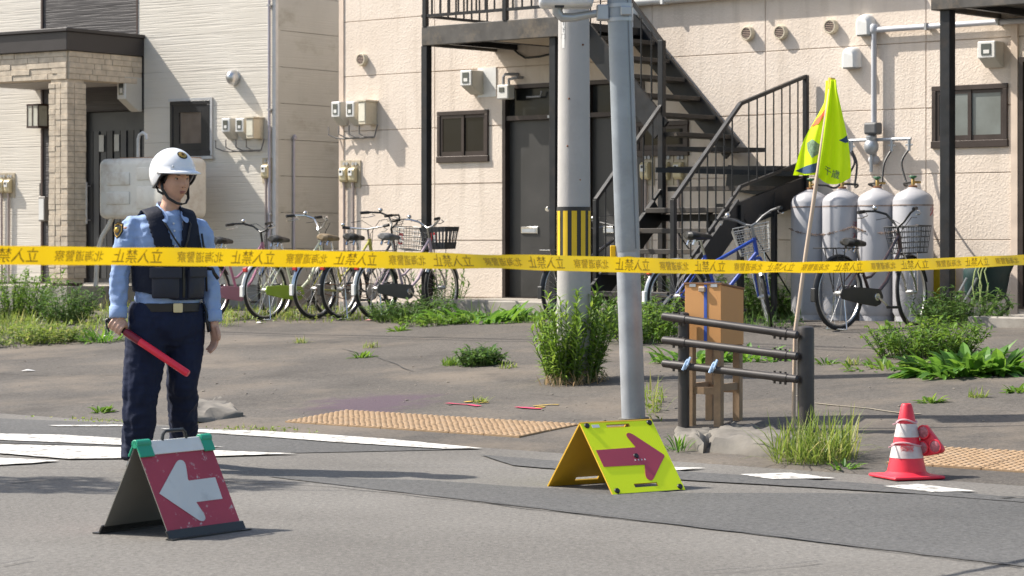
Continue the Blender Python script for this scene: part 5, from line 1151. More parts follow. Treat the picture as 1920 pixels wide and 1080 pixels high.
for x, z in ((-.025, .035), (.052, .045), (-.018, .118)):
    o = MB(); o.lathe([(.033, .02), (.033, .03), (.026, .034), (.012, .036)], 18, (x, -.0, z), M=Matrix.Rotation(pi/2, 4, 'X')); ln_ = o.build('lens', mat('dusty red lens', (.34, .10, .12), .25, var=.35, vs=60), wl_, smooth=True)
    o = MB(); o.tube([Vector((x + cos(a) * .034, -.03, z + sin(a) * .034)) for a in [2*pi*k/20 for k in range(20)]], .0045, 6, closed=True); o.build('lens_ring', M_CONE, ln_, smooth=True)
M_STRAP = mat('pink white cord', (.62, .36, .38), .6)
for z, dx in ((.305, .0), (.185, .01)):
    o = MB(); r = cr_(z) + .006; o.tube([Vector((r * cos(a), r * sin(a), z + .01 * sin(a * 2))) for a in [2*pi*k/24 for k in range(24)]], .005, 6, closed=True); o.tube([Vector((-r, -.01, z)), Vector((-r - .02, -.02, z - .01)), Vector((-r - .04, -.02, z - .015))], .004, 6); ob = o.build('strap', M_STRAP, cone, smooth=True)
# ------------------------------------------------------------------ barrier tape
M_TAPE, t_, p_ = new_mat('yellow barrier film'); v_ = coords(t_); c = ramp(t_, noise_n(t_, v_, 3, 3), [(.3, (.86, .55, .004)), (.7, (.92, .64, .010))]); t_.links.new(c, p_.inputs['Base Color']); p_.inputs['Roughness'].default_value = .4
tr = t_.nodes.new('ShaderNodeBsdfTranslucent'); t_.links.new(c, tr.inputs[0]); mx = t_.nodes.new('ShaderNodeMixShader'); mx.inputs[0].default_value = .25; t_.links.new(p_.outputs[0], mx.inputs[1]); t_.links.new(tr.outputs[0], mx.inputs[2]); t_.links.new(mx.outputs[0], t_.nodes['Material Output'].inputs[0])
TA = Vector((-1.86, 9.2)) * .83; TD = Vector((3.61, 3.8)).normalized()
YT = [(-400, 474), (0, 478.5), (320, 481.5), (640, 486), (960, 491), (1280, 499.5), (1500, 501.5), (1600, 500.5), (1700, 497), (1920, 487), (2300, 470)]
def tape_pt(s, b):
    p = TA + TD * s; x = CX + F * p.x / p.y; y = lerp_tab(YT, x); z = CAMZ - (y - CY) / F * p.y
    tw = .34 * sin(s * 2.0) + .2 * sin(s * 4.9 + 1) + .12 * sin(s * 13 + 2); n = Vector((TD.y, -TD.x, 0)); q = n * (b * sin(tw)) + Vector((0, 0, b * cos(tw) * (1.0 if x < 1250 else max(.86, 1 - (x - 1250) / 1500))))
    return Vector((p.x, p.y, z)) + q + n * (.012 * sin(s * 2.6) + .004 * sin(s * 9) + .0022 * sin(s * 31 + b * 40))
t = thing('barrier_tape', 'yellow police barrier tape stretched across the whole picture', 'tape', tape_pt(0, 0))
o = MB(); n = 420; s0, s1 = -.75, 7.2; HWD = .0295; nb = 5
for i in range(n + 1):
    s = s0 + (s1 - s0) * i / n
    for k in range(nb): o.v.append(tape_pt(s, HWD * (2 * k / (nb - 1) - 1)))
o.f = [(i*nb+k, (i+1)*nb+k, (i+1)*nb+k+1, i*nb+k+1) for i in range(n) for k in range(nb - 1)]; o.m = [0] * len(o.f)
o.build('film', M_TAPE, t, world=True, smooth='all')
M_INK = mat('brown black ink', (.30, .18, .012), .6)
nrm = Vector((TD.y, -TD.x, 0)) * .0022
o1 = MB(); PER = .477
for k in range(-2, 17):
    c0 = .515 + k * PER
    for txt, size, dc in (('立入禁止', .050, .0), ('北海道警察', .038, -.228)):
        vs, fs = text_geo(txt, size); sx = 1.0
        if c0 + dc < s0 + .3 or c0 + dc > s1 - .3: continue
        o1 = MB(); o1.add([tape_pt(c0 + dc - x * 1.0, y - .003) + nrm for x, y in vs], fs); o1.build('lettering', M_INK, t, world=True, normals=False)
# tape end wound round the signal post
kt = thing('tape_knot', 'scrap of yellow tape wound round the galvanised post', 'tape', sp + pt(hj - .02))
o = MB(); vs = []
for i in range(25):
    a = -pi/2 - 2.4 + i * 4.0 / 24 * 1.0
    for z in (-.035, .035): vs.append((cos(a) * .084, sin(a) * .084, z + .006 * sin(a * 3) - .05))
o.add(vs, [(2*i, 2*i+2, 2*i+3, 2*i+1) for i in range(24)]); o.build('wrap', M_TAPE, kt)
o = MB(); o.box(-.115, -.08, -.02, -.0, -.03, .06); o.build('loose_end', M_TAPE, kt, bevel=.004)
# ------------------------------------------------------------------ right hand clutter
t = wthing(APT, 'yard_cart', 'dark green covered hand cart leaning at the wall by the right step', 'cart', A(1855, 590, .5)[0], .60, .55)
o = MB(); o.loft([((.0, 0, .10), (.12, 0, 0), (0, .12, 0)), ((-.01, 0, .16), (.20, 0, .0), (0, .16, 0)), ((0, 0, .34), (.23, 0, .02), (0, .18, 0)), ((.03, 0, .43), (.26, 0, .05), (0, .19, 0)), ((.03, 0, .46), (.24, 0, .05), (0, .17, 0))], 12); o.build('cover', mat('dark green tarp', (.008, .030, .028), .55, var=.3, vs=5, bp=.6, bs=14), t, smooth=True)
for x in (-.16, -.05): o = MB(); o.tube([(x - .12, -.22, .0), (x + .06, -.19, .32)], .011, 6); o.build('leg', M_GALV, t)
o = MB(); o.tube([(.22 + .07 * cos(a), -.1, .08 + .08 * sin(a)) for a in [2*pi*k/16 for k in range(16)]], .018, 8, closed=True); o.build('wheel', M_BLACK, t, smooth=True)
for k in range(4): o = MB(); x = -.02 + k * .035; o.tube([(x + .05, -.19, .47), (x + .02, -.215, .38), (x + .06 * (k % 2), -.22, .25), (x + .02, -.2, .05)], .007, 6); o.build('cord', mat('pale green cord', (.35, .42, .16), .6), t, smooth=True)
t = wthing(APT, 'notice_board', 'small yellow notice plate with black symbols behind the right black post', 'sign', A(1790, 575, .12)[0] - .14, .55, .12)
o = MB(); o.box(-.13, .15, -.01, 0, .05, .48); o.build('plate', mat('yellow plate', (.62, .45, .02), .5, dirt=(.35, .28, .1), dscale=5), t)
for ch, zz, sx in (('Ω', .36, .17), ('干', .15, .13)):
    vs, fs = text_geo(ch, sx); o = MB(); o.add([(x + .05, -.012, y + zz) for x, y in vs], fs); o.build('symbol', M_BLACK, t, normals=False)
# bits of litter and grit on the lot
o = MB(); rnd = random.Random(11)
for k in range(420):
    x, y = rnd.uniform(-60, 1980), rnd.uniform(610, 790); P = gnd(x, y)
    if uv(P.x, P.y)[1] > 9.6: continue
    s = rnd.choice([.003, .004, .004, .005, .006, .009]); a = rnd.uniform(0, pi); M_ = Matrix.Rotation(a, 4, 'Z'); o.ball(P + Vector((0, 0, s * .4)), s * rnd.uniform(.8, 2.2), s, s * .45, 5, 4, M=M_)
tag(o.build('gravel', mat('grit', (.24, .21, .17), .9, var=.4, vs=3), None), 'scattered grit and small stones on the lot', 'gravel', kind='stuff')
for i, (x, y, l) in enumerate(((52, 697, 'pale scrap of paper on the lot at the far left'), (68, 640, 'flat pale chip on the lot below the left weeds'), (200, 632, 'white paper scrap at the edge of the left weeds'), (487, 607, 'white scrap on the ground under the lime bicycle'), (693, 602, 'red and white wrapper on the ground under the lilac bicycle'))):
    P = gnd(x, y); o = MB(); a = rnd.uniform(0, 3); s = .05; o.add([P + Vector((cos(a + q) * s * rr, sin(a + q) * s * rr, zz)) for q, rr, zz in ((0, 1.4, .008), (1.2, .8, .02), (2.9, 1.2, .008), (4.3, .7, .014))] + [P + Vector((0, 0, .022))], [(0, 1, 4), (1, 2, 4), (2, 3, 4), (3, 0, 4)]); tag(o.build('paper_scrap', M_WHITE if i != 4 else mat('pink wrapper', (.6, .25, .25), .5), None, normals=False), l, 'litter')
# ------------------------------------------------------------------ the officer
M_SKIN = mat('skin', (.56, .32, .22), .48, var=.13, vs=22, bp=.25, bs=260); M_SHIRT = mat('pale blue shirt', (.28, .38, .59), .8, var=.07, vs=5, bp=.25, bs=60, spec=.2); M_TROU = mat('navy trousers', (.013, .018, .042), .8, var=.2, vs=4, bp=.3, bs=60, spec=.2)
M_VEST = mat('navy vest', (.010, .013, .026), .75, var=.2, vs=6, bp=.4, bs=70, spec=.25); M_POCK = mat('dark grey navy pocket', (.020, .022, .034), .7, var=.15, vs=8, bp=.3, bs=50)
M_HELM = mat('white helmet', (.76, .76, .77), .28, var=.02, coat=.4); M_HAIR = mat('black hair', (.010, .008, .007), .5); M_GOLD = mat('gold metal', (.62, .38, .09), .35, .8, var=.15, vs=40); M_LEATH = mat('black leather', (.012, .010, .009), .4)
ORG = Vector((-1.945, 14.0, 0.0)); off_ = thing('person', 'officer in blue shirt, navy vest and white helmet holding a red baton', 'person', ORG)
YAW = RD(27); HY = RD(41)
def RZ(a): return Matrix.Rotation(a, 3, 'Z')
def px_(x, y, dy=0.0): return Vector(((x - 300) / 339.3, dy, CAMZ - (y - CY) / 339.3))
TR = RZ(YAW)
def tor(cx, z, rx, ry, dy=0.0, dx=0.0):
    c = TR @ Vector((dx, dy, 0)) + Vector((cx, 0, z)); return (c, TR @ Vector((rx, 0, 0)), TR @ Vector((0, ry, 0)))
SH_R, EL_R, WR_R = px_(246, 427, -.075), px_(229, 510, -.10), px_(229, 594, -.14)
SH_L, EL_L, WR_L = px_(374, 430, .085), px_(388, 512, .10), px_(398, 603, .06)
HAND_R = px_(229, 611, -.155); HAND_L = px_(400, 622, .055)
HIP_R, KN_R, AN_R = px_(280, 610, -.04), px_(269, 722, -.07), px_(258, 858, -.02)
HIP_L, KN_L, AN_L = px_(345, 612, .05), px_(340, 718, .06), px_(331, 838, .30)
AN_R.z = .075; AN_L.z = .075
def mid(a, b, f): return a.lerp(b, f)
# --- body: one continuous skin
b = MB()
b.loft([tor(.045, .84, .13, .09), tor(.04, 1.0, .14, .095), tor(.03, 1.2, .15, .10), tor(.03, 1.34, .15, .085), tor(.035, 1.40, .09, .07), tor(.045, 1.43, .056, .058, -.005), tor(.058, 1.475, .052, .056, -.01), tor(.066, 1.54, .052, .058, -.01)], 20)
for S_, E_, W_, H_ in ((SH_R, EL_R, WR_R, HAND_R), (SH_L, EL_L, WR_L, HAND_L)):
    b.tube([S_, mid(S_, E_, .5), E_, mid(E_, W_, .35), W_, mid(W_, H_, .6)], [.045, .044, .038, .038, .027, .028], 12)
for h, k, a in ((HIP_R, KN_R, AN_R), (HIP_L, KN_L, AN_L)):
    b.tube([h + Vector((0, 0, .1)), h, mid(h, k, .5), k, mid(k, a, .4), a], [.07, .075, .068, .05, .048, .035], 12)
# head in its own frame, face towards -y
HC = px_(326, 338, -.01); HR = RZ(HY)
def head_pt(th, ph):
    x, y, z = sin(th) * cos(ph), sin(th) * sin(ph), cos(th)
    X, Y, Z = x * .079, y * .098, z * .120
    if Z < 0:
        t = -Z / .118; X *= 1 - .30 * t * t; Y = Y * (1 - .12 * t) - .012 * t if y < 0 else Y * (1 - .28 * t)
    f = max(0, -y)
    g = lambda x0, z0, sx, sz: math.exp(-((X - x0) / sx) ** 2 - ((Z - z0) / sz) ** 2) * (1 if y < 0 else 0)
    Y -= .021 * g(0, -.030, .013, .014) + .012 * g(0, -.005, .009, .026)          # nose
    Y -= .008 * g(0, -.064, .026, .009) + .007 * g(0, -.080, .02, .008) + .008 * g(0, -.105, .02, .014)     # lips, chin
    Y += .009 * (g(.031, .006, .017, .011) + g(-.031, .006, .017, .011)); Y -= .004 * (g(.03, .026, .024, .008) + g(-.03, .026, .024, .008))
    Y -= .005 * (g(.045, -.03, .02, .02) + g(-.045, -.03, .02, .02))
    return Vector((X, Y, Z))
nt_, np_ = 44, 56; o = len(b.v); hv = []
for i in range(1, nt_):
    for k in range(np_): hv.append(HC + HR @ head_pt(pi * i / nt_, 2 * pi * k / np_))
hv += [HC + HR @ head_pt(1e-4, 0), HC + HR @ head_pt(pi - 1e-4, 0)]; L = (nt_ - 1) * np_
b.add(hv, [(i*np_+k, (i+1)*np_+k, (i+1)*np_+(k+1)%np_, i*np_+(k+1)%np_) for i in range(nt_-2) for k in range(np_)] + [(L, k, (k+1)%np_) for k in range(np_)] + [(L+1, (nt_-2)*np_+(k+1)%np_, (nt_-2)*np_+k) for k in range(np_)])
for s in (-1, 1): b.ball(HC + HR @ Vector((s * .077, .012, -.02)), .010, .022, .034, 10, 7, M=HR.to_4x4())
# right hand closed on the baton
BD = Vector((.80, -.22, -.505)).normalized(); BC = HAND_R.copy()
n1 = BD.cross(Vector((0, 1, 0))).normalized(); n1 = n1 if n1.z > 0 else -n1; n2 = BD.cross(n1).normalized(); n2 = n2 if n2.y > 0 else -n2
b.ball(BC + n1 * .026 + n2 * .010, .044, .030, .030, 12, 8, M=Matrix(((BD.x, n2.x, n1.x), (BD.y, n2.y, n1.y), (BD.z, n2.z, n1.z))).to_4x4())
b.tube([mid(WR_R, BC, .3), BC + n1 * .03], [.027, .034], 12)
for k, (f, r, a1) in enumerate(((-.036, .0088, 3.5), (-.0125, .0096, 3.8), (.0115, .0098, 3.8), (.034, .0092, 3.6))):
    P = [BC + BD * f + n1 * (cos(t) * .030) - n2 * (sin(t) * .030) for t in [.2 + (a1 - .2) * j / 7 for j in range(8)]]; b.tube(P, [r * 1.05] * 4 + [r, r * .95, r * .9, r * .75], 8)
P = [BC + BD * .022 + n1 * (cos(t) * .032) + n2 * (sin(t) * .032) + BD * (t * .014) for t in [.1 + 2.3 * j / 5 for j in range(6)]]; b.tube(P, [.013, .0125, .0115, .011, .0105, .008], 8)
# left hand hanging, fingers slightly curled
HD = Vector((.06, -.10, -.99)).normalized(); fw = Vector((.55, -.80, 0)).normalized(); sd_ = HD.cross(fw).normalized(); P0 = mid(WR_L, HAND_L, .2)
Ml = Matrix(((sd_.x, fw.x, HD.x), (sd_.y, fw.y, HD.y), (sd_.z, fw.z, HD.z))).to_4x4()
b.ball(P0 + HD * .045, .020, .040, .050, 12, 8, M=Ml); b.tube([mid(WR_L, EL_L, .05), P0 + HD * .02], [.027, .027], 12)
for f, ln, r in ((-.030, .066, .0085), (-.010, .078, .0093), (.011, .084, .0095), (.031, .074, .0092)):
    q = P0 + HD * .082 + fw * f; inn = Vector((-.86, -.5, 0)); b.tube([q - HD * .02, q + HD * ln * .25, q + HD * ln * .6 + inn * .010, q + HD * ln * .85 + inn * .026, q + HD * ln + inn * .040], [r * 1.1, r * 1.05, r, r * .95, r * .75], 8)
q = P0 + HD * .02 + fw * .034; b.tube([q, q + fw * .016 + HD * .025, q + fw * .022 + HD * .052, q + fw * .016 + HD * .074], [.013, .0125, .011, .0085], 8)
bo = b.build('body', M_SKIN, off_); bake(bo, voxel=.0055, smooth=2)
# --- face details
def face(name, x, z, rx, ry, rz, m, tilt=0, push=.0, par=None):
    th = math.acos(max(-1, min(1, z / .118))); best = min((abs(head_pt(th, -pi + pi * k / 200).x - x), k) for k in range(201))[1]; p = head_pt(th, -pi + pi * best / 200)
    o = MB(); o.ball((0, 0, 0), rx, ry, rz, 12, 7); o.xf(Matrix.Translation(HC + HR @ (p + Vector((0, -push, 0)))) @ HR.to_4x4() @ Matrix.Rotation(tilt, 4, 'Y')); return o.build(name, m, par or bo, smooth='all')
M_EYE = mat('dark eye', (.012, .009, .008), .2); M_EW = mat('eye white', (.55, .50, .46), .4); M_LIP = mat('lips', (.33, .125, .105), .5)
for s in (-1, 1):
    face('eye_white', s * .031, .005, .0125, .004, .0042, M_EW, s * -.05, -.001); face('iris', s * .031, .005, .0052, .004, .0044, M_EYE, 0, .0008); face('eyelid', s * .031, .0092, .0145, .004, .0018, M_HAIR, s * -.08, .0006); face('eyebrow', s * .031, .026, .018, .004, .0035, M_HAIR, s * -.12, .0004)
face('lips', 0, -.0625, .021, .006, .0035, M_LIP, 0, -.001); face('lips', 0, -.0705, .018, .006, .004, M_LIP, 0, -.001)
for s in (-1, 1): face('nostril', s * .008, -.041, .004, .003, .002, M_HAIR, 0, .0)
hr = MB()
for s in (-1, 1): hr.loft([(HC + HR @ Vector((s * .071, -.030, .04)), HR @ Vector((.008, 0, 0)), HR @ Vector((0, .035, 0))), (HC + HR @ Vector((s * .0745, -.018, .01)), HR @ Vector((.007, 0, 0)), HR @ Vector((0, .03, 0))), (HC + HR @ Vector((s * .0735, -.012, -.02)), HR @ Vector((.005, 0, 0)), HR @ Vector((0, .014, 0)))], 10)
hr.loft([(HC + HR @ Vector((0, .04, .06)), HR @ Vector((.078, 0, 0)), HR @ Vector((0, .062, 0))), (HC + HR @ Vector((0, .04, .0)), HR @ Vector((.077, 0, 0)), HR @ Vector((0, .06, 0))), (HC + HR @ Vector((0, .04, -.05)), HR @ Vector((.062, 0, 0)), HR @ Vector((0, .042, 0)))], 18)
hr.loft([(HC + HR @ Vector((0, -.055, .075)), HR @ Vector((.06, 0, 0)), HR @ Vector((0, .035, 0))), (HC + HR @ Vector((0, -.062, .040)), HR @ Vector((.055, 0, 0)), HR @ Vector((0, .03, 0))), (HC + HR @ Vector((0, -.066, .033)), HR @ Vector((.045, 0, 0)), HR @ Vector((0, .024, 0)))], 16)
hr.build('hair', M_HAIR, off_, smooth='all')
# --- helmet
def helm(th, ph, s=1.0): return Vector((sin(th) * cos(ph) * .122 * s, sin(th) * sin(ph) * .142 * s + .010, cos(th) * .138 * s * (1.0) + .042))
HT = HR @ Matrix.Rotation(RD(-3), 3, 'X')
def rim(ph):        # polar angle where the shell stops: high over the brow, low at the ears and nape
    f = (1 - sin(ph)) / 2         # 1 at the front
    return RD(lerp_tab([(0, 122), (.35, 124), (.55, 116), (.72, 97), (1.0, 93)], f))
o = MB(); nph, nth = 56, 20
for i in range(nth + 1):
    for k in range(nph): ph = 2*pi*k/nph; o.v.append(HC + HT @ helm(rim(ph) * i / nth if i else 1e-3, ph))
o.f = [(i*nph+k, i*nph+(k+1)%nph, (i+1)*nph+(k+1)%nph, (i+1)*nph+k) for i in range(nth) for k in range(nph)]; o.m = [0]*len(o.f)
hm = o.build('helmet', M_HELM, off_, smooth='all'); m_ = hm.modifiers.new('s', 'SOLIDIFY'); m_.thickness = .012; m_.offset = -1; bake(hm)
o = MB(); o.tube([HC + HT @ helm(rim(2*pi*k/nph), 2*pi*k/nph, 1.0) for k in range(nph)], .0075, 8, closed=True); o.build('rim_trim', M_LEATH, hm, smooth='all')
o = MB(); n = 26; rows = []
for i in range(n + 1):
    ph = -pi/2 + RD(78) * (2 * i / n - 1); base = helm(RD(88), ph, 1.012); e = cos((2 * i / n - 1) * pi / 2) ** .6; d = Vector((cos(ph), sin(ph), 0))
    rows.append([helm(RD(76), ph, 1.012), base, base + d * .020 * e + Vector((0, 0, -.008 * e)), base + d * .040 * e + Vector((0, 0, -.020 * e)), base + d * .038 * e + Vector((0, 0, -.028 * e)), base + d * .02 * e + Vector((0, 0, -.016)), helm(RD(93), ph, 1.0)])
o.v = [HC + HT @ p for r in rows for p in r]; o.f = [(i*7+j, (i+1)*7+j, (i+1)*7+j+1, i*7+j+1) for i in range(n) for j in range(6)]; o.m = [0]*len(o.f); o.build('visor', M_HELM, hm, smooth='all')
def emblem(ph_, th_, r):
    c = helm(th_, ph_, 1.0); nn = (c - Vector((0, .008, .032))).normalized(); u_ = nn.cross(Vector((0, 0, 1))).normalized(); w2 = u_.cross(nn)
    for nm, rr, d, m in (('emblem_back', r, .002, M_LEATH), ('emblem', r * .86, .005, M_GOLD)):
        o = MB(); o.v = [HC + HT @ (c + nn * d)] + [HC + HT @ (c + nn * (d - .004) + (u_ * cos(a) + w2 * sin(a)) * rr * (1 if nm == 'emblem_back' or k % 2 else .86)) for k, a in enumerate([2*pi*k/20 for k in range(20)])]; o.f = [(0, 1+k, 1+(k+1)%20) for k in range(20)]; o.m = [0]*20; o.build(nm, m, hm)
    o = MB(); o.v = []
    for k in range(10): a = 2*pi*k/10 + pi/2; q = r * (.5 if k % 2 == 0 else .24); o.v.append(HC + HT @ (c + nn * .0065 + (u_ * cos(a) + w2 * sin(a)) * q))
    o.f = [tuple(range(10))]; o.m = [0]; o.build('emblem_star', mat('dark bronze', (.12, .06, .015), .5, .5), hm)
emblem(-pi/2 - .02, RD(49), .030)
for ph_, th_ in ((-pi + .35, RD(88)), (-pi + .95, RD(80)), (-.35, RD(88))):
    o = MB(); o.ball(HC + HT @ helm(th_, ph_, 1.015), .006, .006, .006, 8, 6); o.build('rivet', M_GALV, hm)
st2 = MB()
for s in (-1, 1):
    st2.tube([HC + HR @ Vector((s * .088, -.012, .01)), HC + HR @ Vector((s * .084, -.014, -.05)), HC + HR @ Vector((s * .066, -.045, -.10)), HC + HR @ Vector((s * .03, -.075, -.128)), HC + HR @ Vector((0, -.082, -.133))], [.009, .0085, .008, .0075, .0075], 8, flat=.5); st2.tube([HC + HR @ Vector((s * .086, .05, -.02)), HC + HR @ Vector((s * .084, .025, -.062)), HC + HR @ Vector((s * .078, -.018, -.078))], .0075, 8, flat=.5)
st2.build('chin_strap', M_LEATH, hm, smooth='all')
# --- shirt
s = MB()
s.loft([tor(.045, .86, .166, .118), tor(.044, .91, .178, .130), tor(.042, .96, .182, .134), tor(.040, 1.05, .176, .128, -.004), tor(.034, 1.16, .184, .132, -.008), tor(.030, 1.26, .192, .134, -.006), tor(.030, 1.33, .190, .120), tor(.030, 1.375, .182, .100), tor(.034, 1.408, .130, .086), tor(.040, 1.422, .080, .070), tor(.044, 1.428, .066, .064)], 28)
s.tube([SH_R + Vector((.06, .02, .012)), SH_R + Vector((.02, .008, .012)), SH_R + Vector((-.006, 0, -.03)), mid(SH_R, EL_R, .4), EL_R, mid(EL_R, WR_R, .4), mid(EL_R, WR_R, .85), WR_R + Vector((0, 0, .0))], [.05, .055, .064, .060, .053, .050, .045, .045], 18)
s.tube([SH_L + Vector((-.06, -.02, .012)), SH_L + Vector((-.02, -.008, .012)), SH_L + Vector((.006, 0, -.03)), mid(SH_L, EL_L, .4), EL_L, mid(EL_L, WR_L, .4), mid(EL_L, WR_L, .85), WR_L], [.05, .055, .062, .058, .052, .049, .045, .045], 18)
sh = s.build('shirt', M_SHIRT, off_); bake(sh, voxel=.008, smooth=4)
def wrinkle(ob, amp, f, stretch=(1, 1, 1)):
    "raise cloth folds"
    me = ob.data; NR = [v.normal.copy() for v in me.vertices]
    for v, nr_ in zip(me.vertices, NR):
        p = Vector((v.co.x * stretch[0], v.co.y * stretch[1], v.co.z * stretch[2])) * f; d = MN.noise(p) * .6 + .4 * MN.noise(p * 2.1 + Vector((3, 1, 7))); d = .45 - abs(d) * 2.2; v.co = v.co + nr_ * (amp * d)
wrinkle(sh, .012, 10, (1.2, 1.2, .8)); wrinkle(sh, .006, 10, (.6, .6, 2.0))
c_ = MB()
for s_ in (-1, 1):
    P = [TR @ Vector((s_ * x, y, 0)) + Vector((.045, 0, z)) for x, y, z in ((.0, .072, 1.485), (.055, .035, 1.48), (.066, -.02, 1.46), (.050, -.078, 1.43), (.026, -.112, 1.395))]; Q = [p + (TR @ Vector((s_ * dx, dy, 0))) + Vector((0, 0, dz)) for p, (dx, dy, dz) in zip(P, ((.0, .014, -.05), (.016, .01, -.055), (.024, -.014, -.05), (.036, -.040, -.05), (.034, -.040, -.055)))]
    n = len(P); c_.add(P + Q, [(i, i+1, n+i+1, n+i) for i in range(n-1)])
co = c_.build('collar', M_SHIRT, sh); bake(co, solid=.006, sub=2)
for E_, W_ in ((EL_R, WR_R), (EL_L, WR_L)):
    o = MB(); d = (W_ - E_).normalized(); o.tube([W_ - d * .062, W_ - d * .058, W_ - d * .002, W_ + d * .004], [.046, .051, .050, .044], 18); o.build('cuff', M_SHIRT, sh, smooth='all')
for k in range(4):
    o = MB(); c, axx, ayy = tor(.034, 1.235 + k * .04, 0, lerp_tab([(1.2, .141), (1.26, .142), (1.33, .126), (1.375, .106)], 1.235 + k * .04), -.006); o.ball(Vector(c) - Vector(ayy), .006, .004, .006, 8, 6); o.build('button', M_WHITE, sh)
# sleeve badge on his right arm
o = MB(); bc_ = px_(229, 432, -.152); nb_ = Vector((-.55, -.83, .12)).normalized(); ub = nb_.cross(Vector((0, 0, 1))).normalized(); wbv = ub.cross(nb_)
shp = [(-.032, .038), (0, .046), (.032, .038), (.034, -.005), (.018, -.034), (0, -.048), (-.018, -.034), (-.034, -.005)]
for sc2, d, m, nm in ((1, 0, M_LEATH, 'sleeve_badge'), (.82, .0018, M_GOLD, 'badge_border'), (.70, .003, M_LEATH, 'badge_field')):
    o = MB(); o.prism([(a * sc2, b_ * sc2) for a, b_ in shp], .004, lambda a, b_, q: bc_ + ub * a + wbv * b_ + nb_ * (d + q - .001) - nb_ * (a * a * 6)); o.build(nm, m, sh)
o = MB(); o.ball(bc_ + nb_ * .006, .014, .006, .016, 12, 8); o.build('badge_emblem', M_GOLD, sh, smooth='all')
# --- vest shell over the shirt
o = MB(); NT = 144; zz = [.935 + i * (1.425 - .935) / 60 for i in range(61)]
prof = [(.93, .192, .146), (1.0, .196, .150), (1.1, .194, .150), (1.2, .200, .154), (1.28, .204, .152), (1.34, .196, .134), (1.38, .184, .112), (1.40, .176, .094), (1.412, .17, .06), (1.42, .168, .03), (1.425, .168, .004)]
def vs_at(z, k): return lerp_tab([(p[0], p[k]) for p in prof], z)
idx = {}
def keep(z, a):
    x = cos(a) * vs_at(z, 1); front = sin(a) < 0; lo = .955 + .03 * max(0, cos(a)) if True else 0
    if z < .95: return True
    if z < 1.17: return True
    if front:
        if x < 0: return lerp_tab([(1.17, 0), (1.20, .004), (1.43, .062)], z) < -x < lerp_tab([(1.17, .22), (1.20, .105), (1.30, .125), (1.43, .148)], z)
        return lerp_tab([(1.17, 0), (1.20, .03), (1.43, .064)], z) < x < lerp_tab([(1.17, .22), (1.22, .175), (1.32, .155), (1.43, .148)], z)
    return abs(x) < lerp_tab([(1.17, .22), (1.24, .165), (1.34, .15), (1.42, .148)], z) and not (z > 1.39 and abs(x) < .064)
for i, z in enumerate(zz):
    for k in range(NT):
        a = 2*pi*k/NT; c, axx, ayy = tor(lerp_tab([(.93, .044), (1.1, .038), (1.3, .03), (1.42, .034)], z), z, vs_at(z, 1), vs_at(z, 2), -.005); idx[i, k] = len(o.v); q = Vector(c) + Vector(axx) * cos(a) + Vector(ayy) * sin(a); ex = abs(cos(a) * vs_at(z, 1)); q.z += (.030 - .30 * max(0, ex - .05)) * max(0, min(1, (z - 1.34) / .08)) + .055 * max(0, -cos(a) - .1) * max(0, min(1, (1.02 - z) / .085)); o.v.append(q)
for i in range(60):
    for k in range(NT):
        if keep((zz[i] + zz[i+1]) / 2, 2*pi*(k+.5)/NT): o.f.append((idx[i, k], idx[i, (k+1)%NT], idx[i+1, (k+1)%NT], idx[i+1, k])); o.m.append(0)
ve = o.build('vest', M_VEST, off_); bm = bmesh.new(); bm.from_mesh(ve.data); bmesh.ops.delete(bm, geom=[v for v in bm.verts if not v.link_faces], context='VERTS'); bm.to_mesh(ve.data); bm.free(); bake(ve, solid=.014, smooth=1, sub=1); wrinkle(ve, .003, 8)
def on_torso(a, z, d): 
    c, axx, ayy = tor(.036, z, vs_at(z, 1) + d, vs_at(z, 2) + d, -.005); return Vector(c) + Vector(axx) * cos(a) + Vector(ayy) * sin(a)
def patch(name, a0, a1, z0, z1, d0, d1, m, par, bev=.008, puff=.0):
    o = MB(); n, mz = 8, 5
    for d in (d0, d1):
        for i in range(mz + 1):
            for k in range(n + 1): f = 16 * (k / n) * (1 - k / n) * (i / mz) * (1 - i / mz); o.v.append(on_torso(a0 + (a1 - a0) * k / n, z0 + (z1 - z0) * i / mz, d + (puff * f if d == d1 else 0)))
    N_ = (n + 1) * (mz + 1); g = lambda s_, i, k: s_ * N_ + i * (n + 1) + k
    for i in range(mz):
        for k in range(n): o.f += [(g(0, i, k), g(0, i, k+1), g(0, i+1, k+1), g(0, i+1, k)), (g(1, i, k), g(1, i+1, k), g(1, i+1, k+1), g(1, i, k+1))]
    for i in range(mz): o.f += [(g(0, i, 0), g(0, i+1, 0), g(1, i+1, 0), g(1, i, 0)), (g(0, i, n), g(1, i, n), g(1, i+1, n), g(0, i+1, n))]
    for k in range(n): o.f += [(g(0, 0, k), g(1, 0, k), g(1, 0, k+1), g(0, 0, k+1)), (g(0, mz, k), g(0, mz, k+1), g(1, mz, k+1), g(1, mz, k))]
    o.m = [0] * len(o.f); return o.build(name, m, par, bevel=bev, bseg=2, smooth=True)
pk = patch('vest_pocket', -2.25, -1.50, .945, 1.10, .0, .022, M_POCK, ve, .01, .012); patch('pocket_flap', -2.28, -1.47, 1.055, 1.115, .026, .038, M_POCK, pk, .006)
pk = patch('vest_pocket', -1.25, -.62, .945, 1.10, .0, .030, M_POCK, ve, .01, .012); patch('pocket_flap', -1.28, -.60, 1.06, 1.115, .034, .046, M_POCK, pk, .006)
patch('vest_strap', -1.40, -1.32, .95, 1.16, .004, .014, M_LEATH, ve, .003)
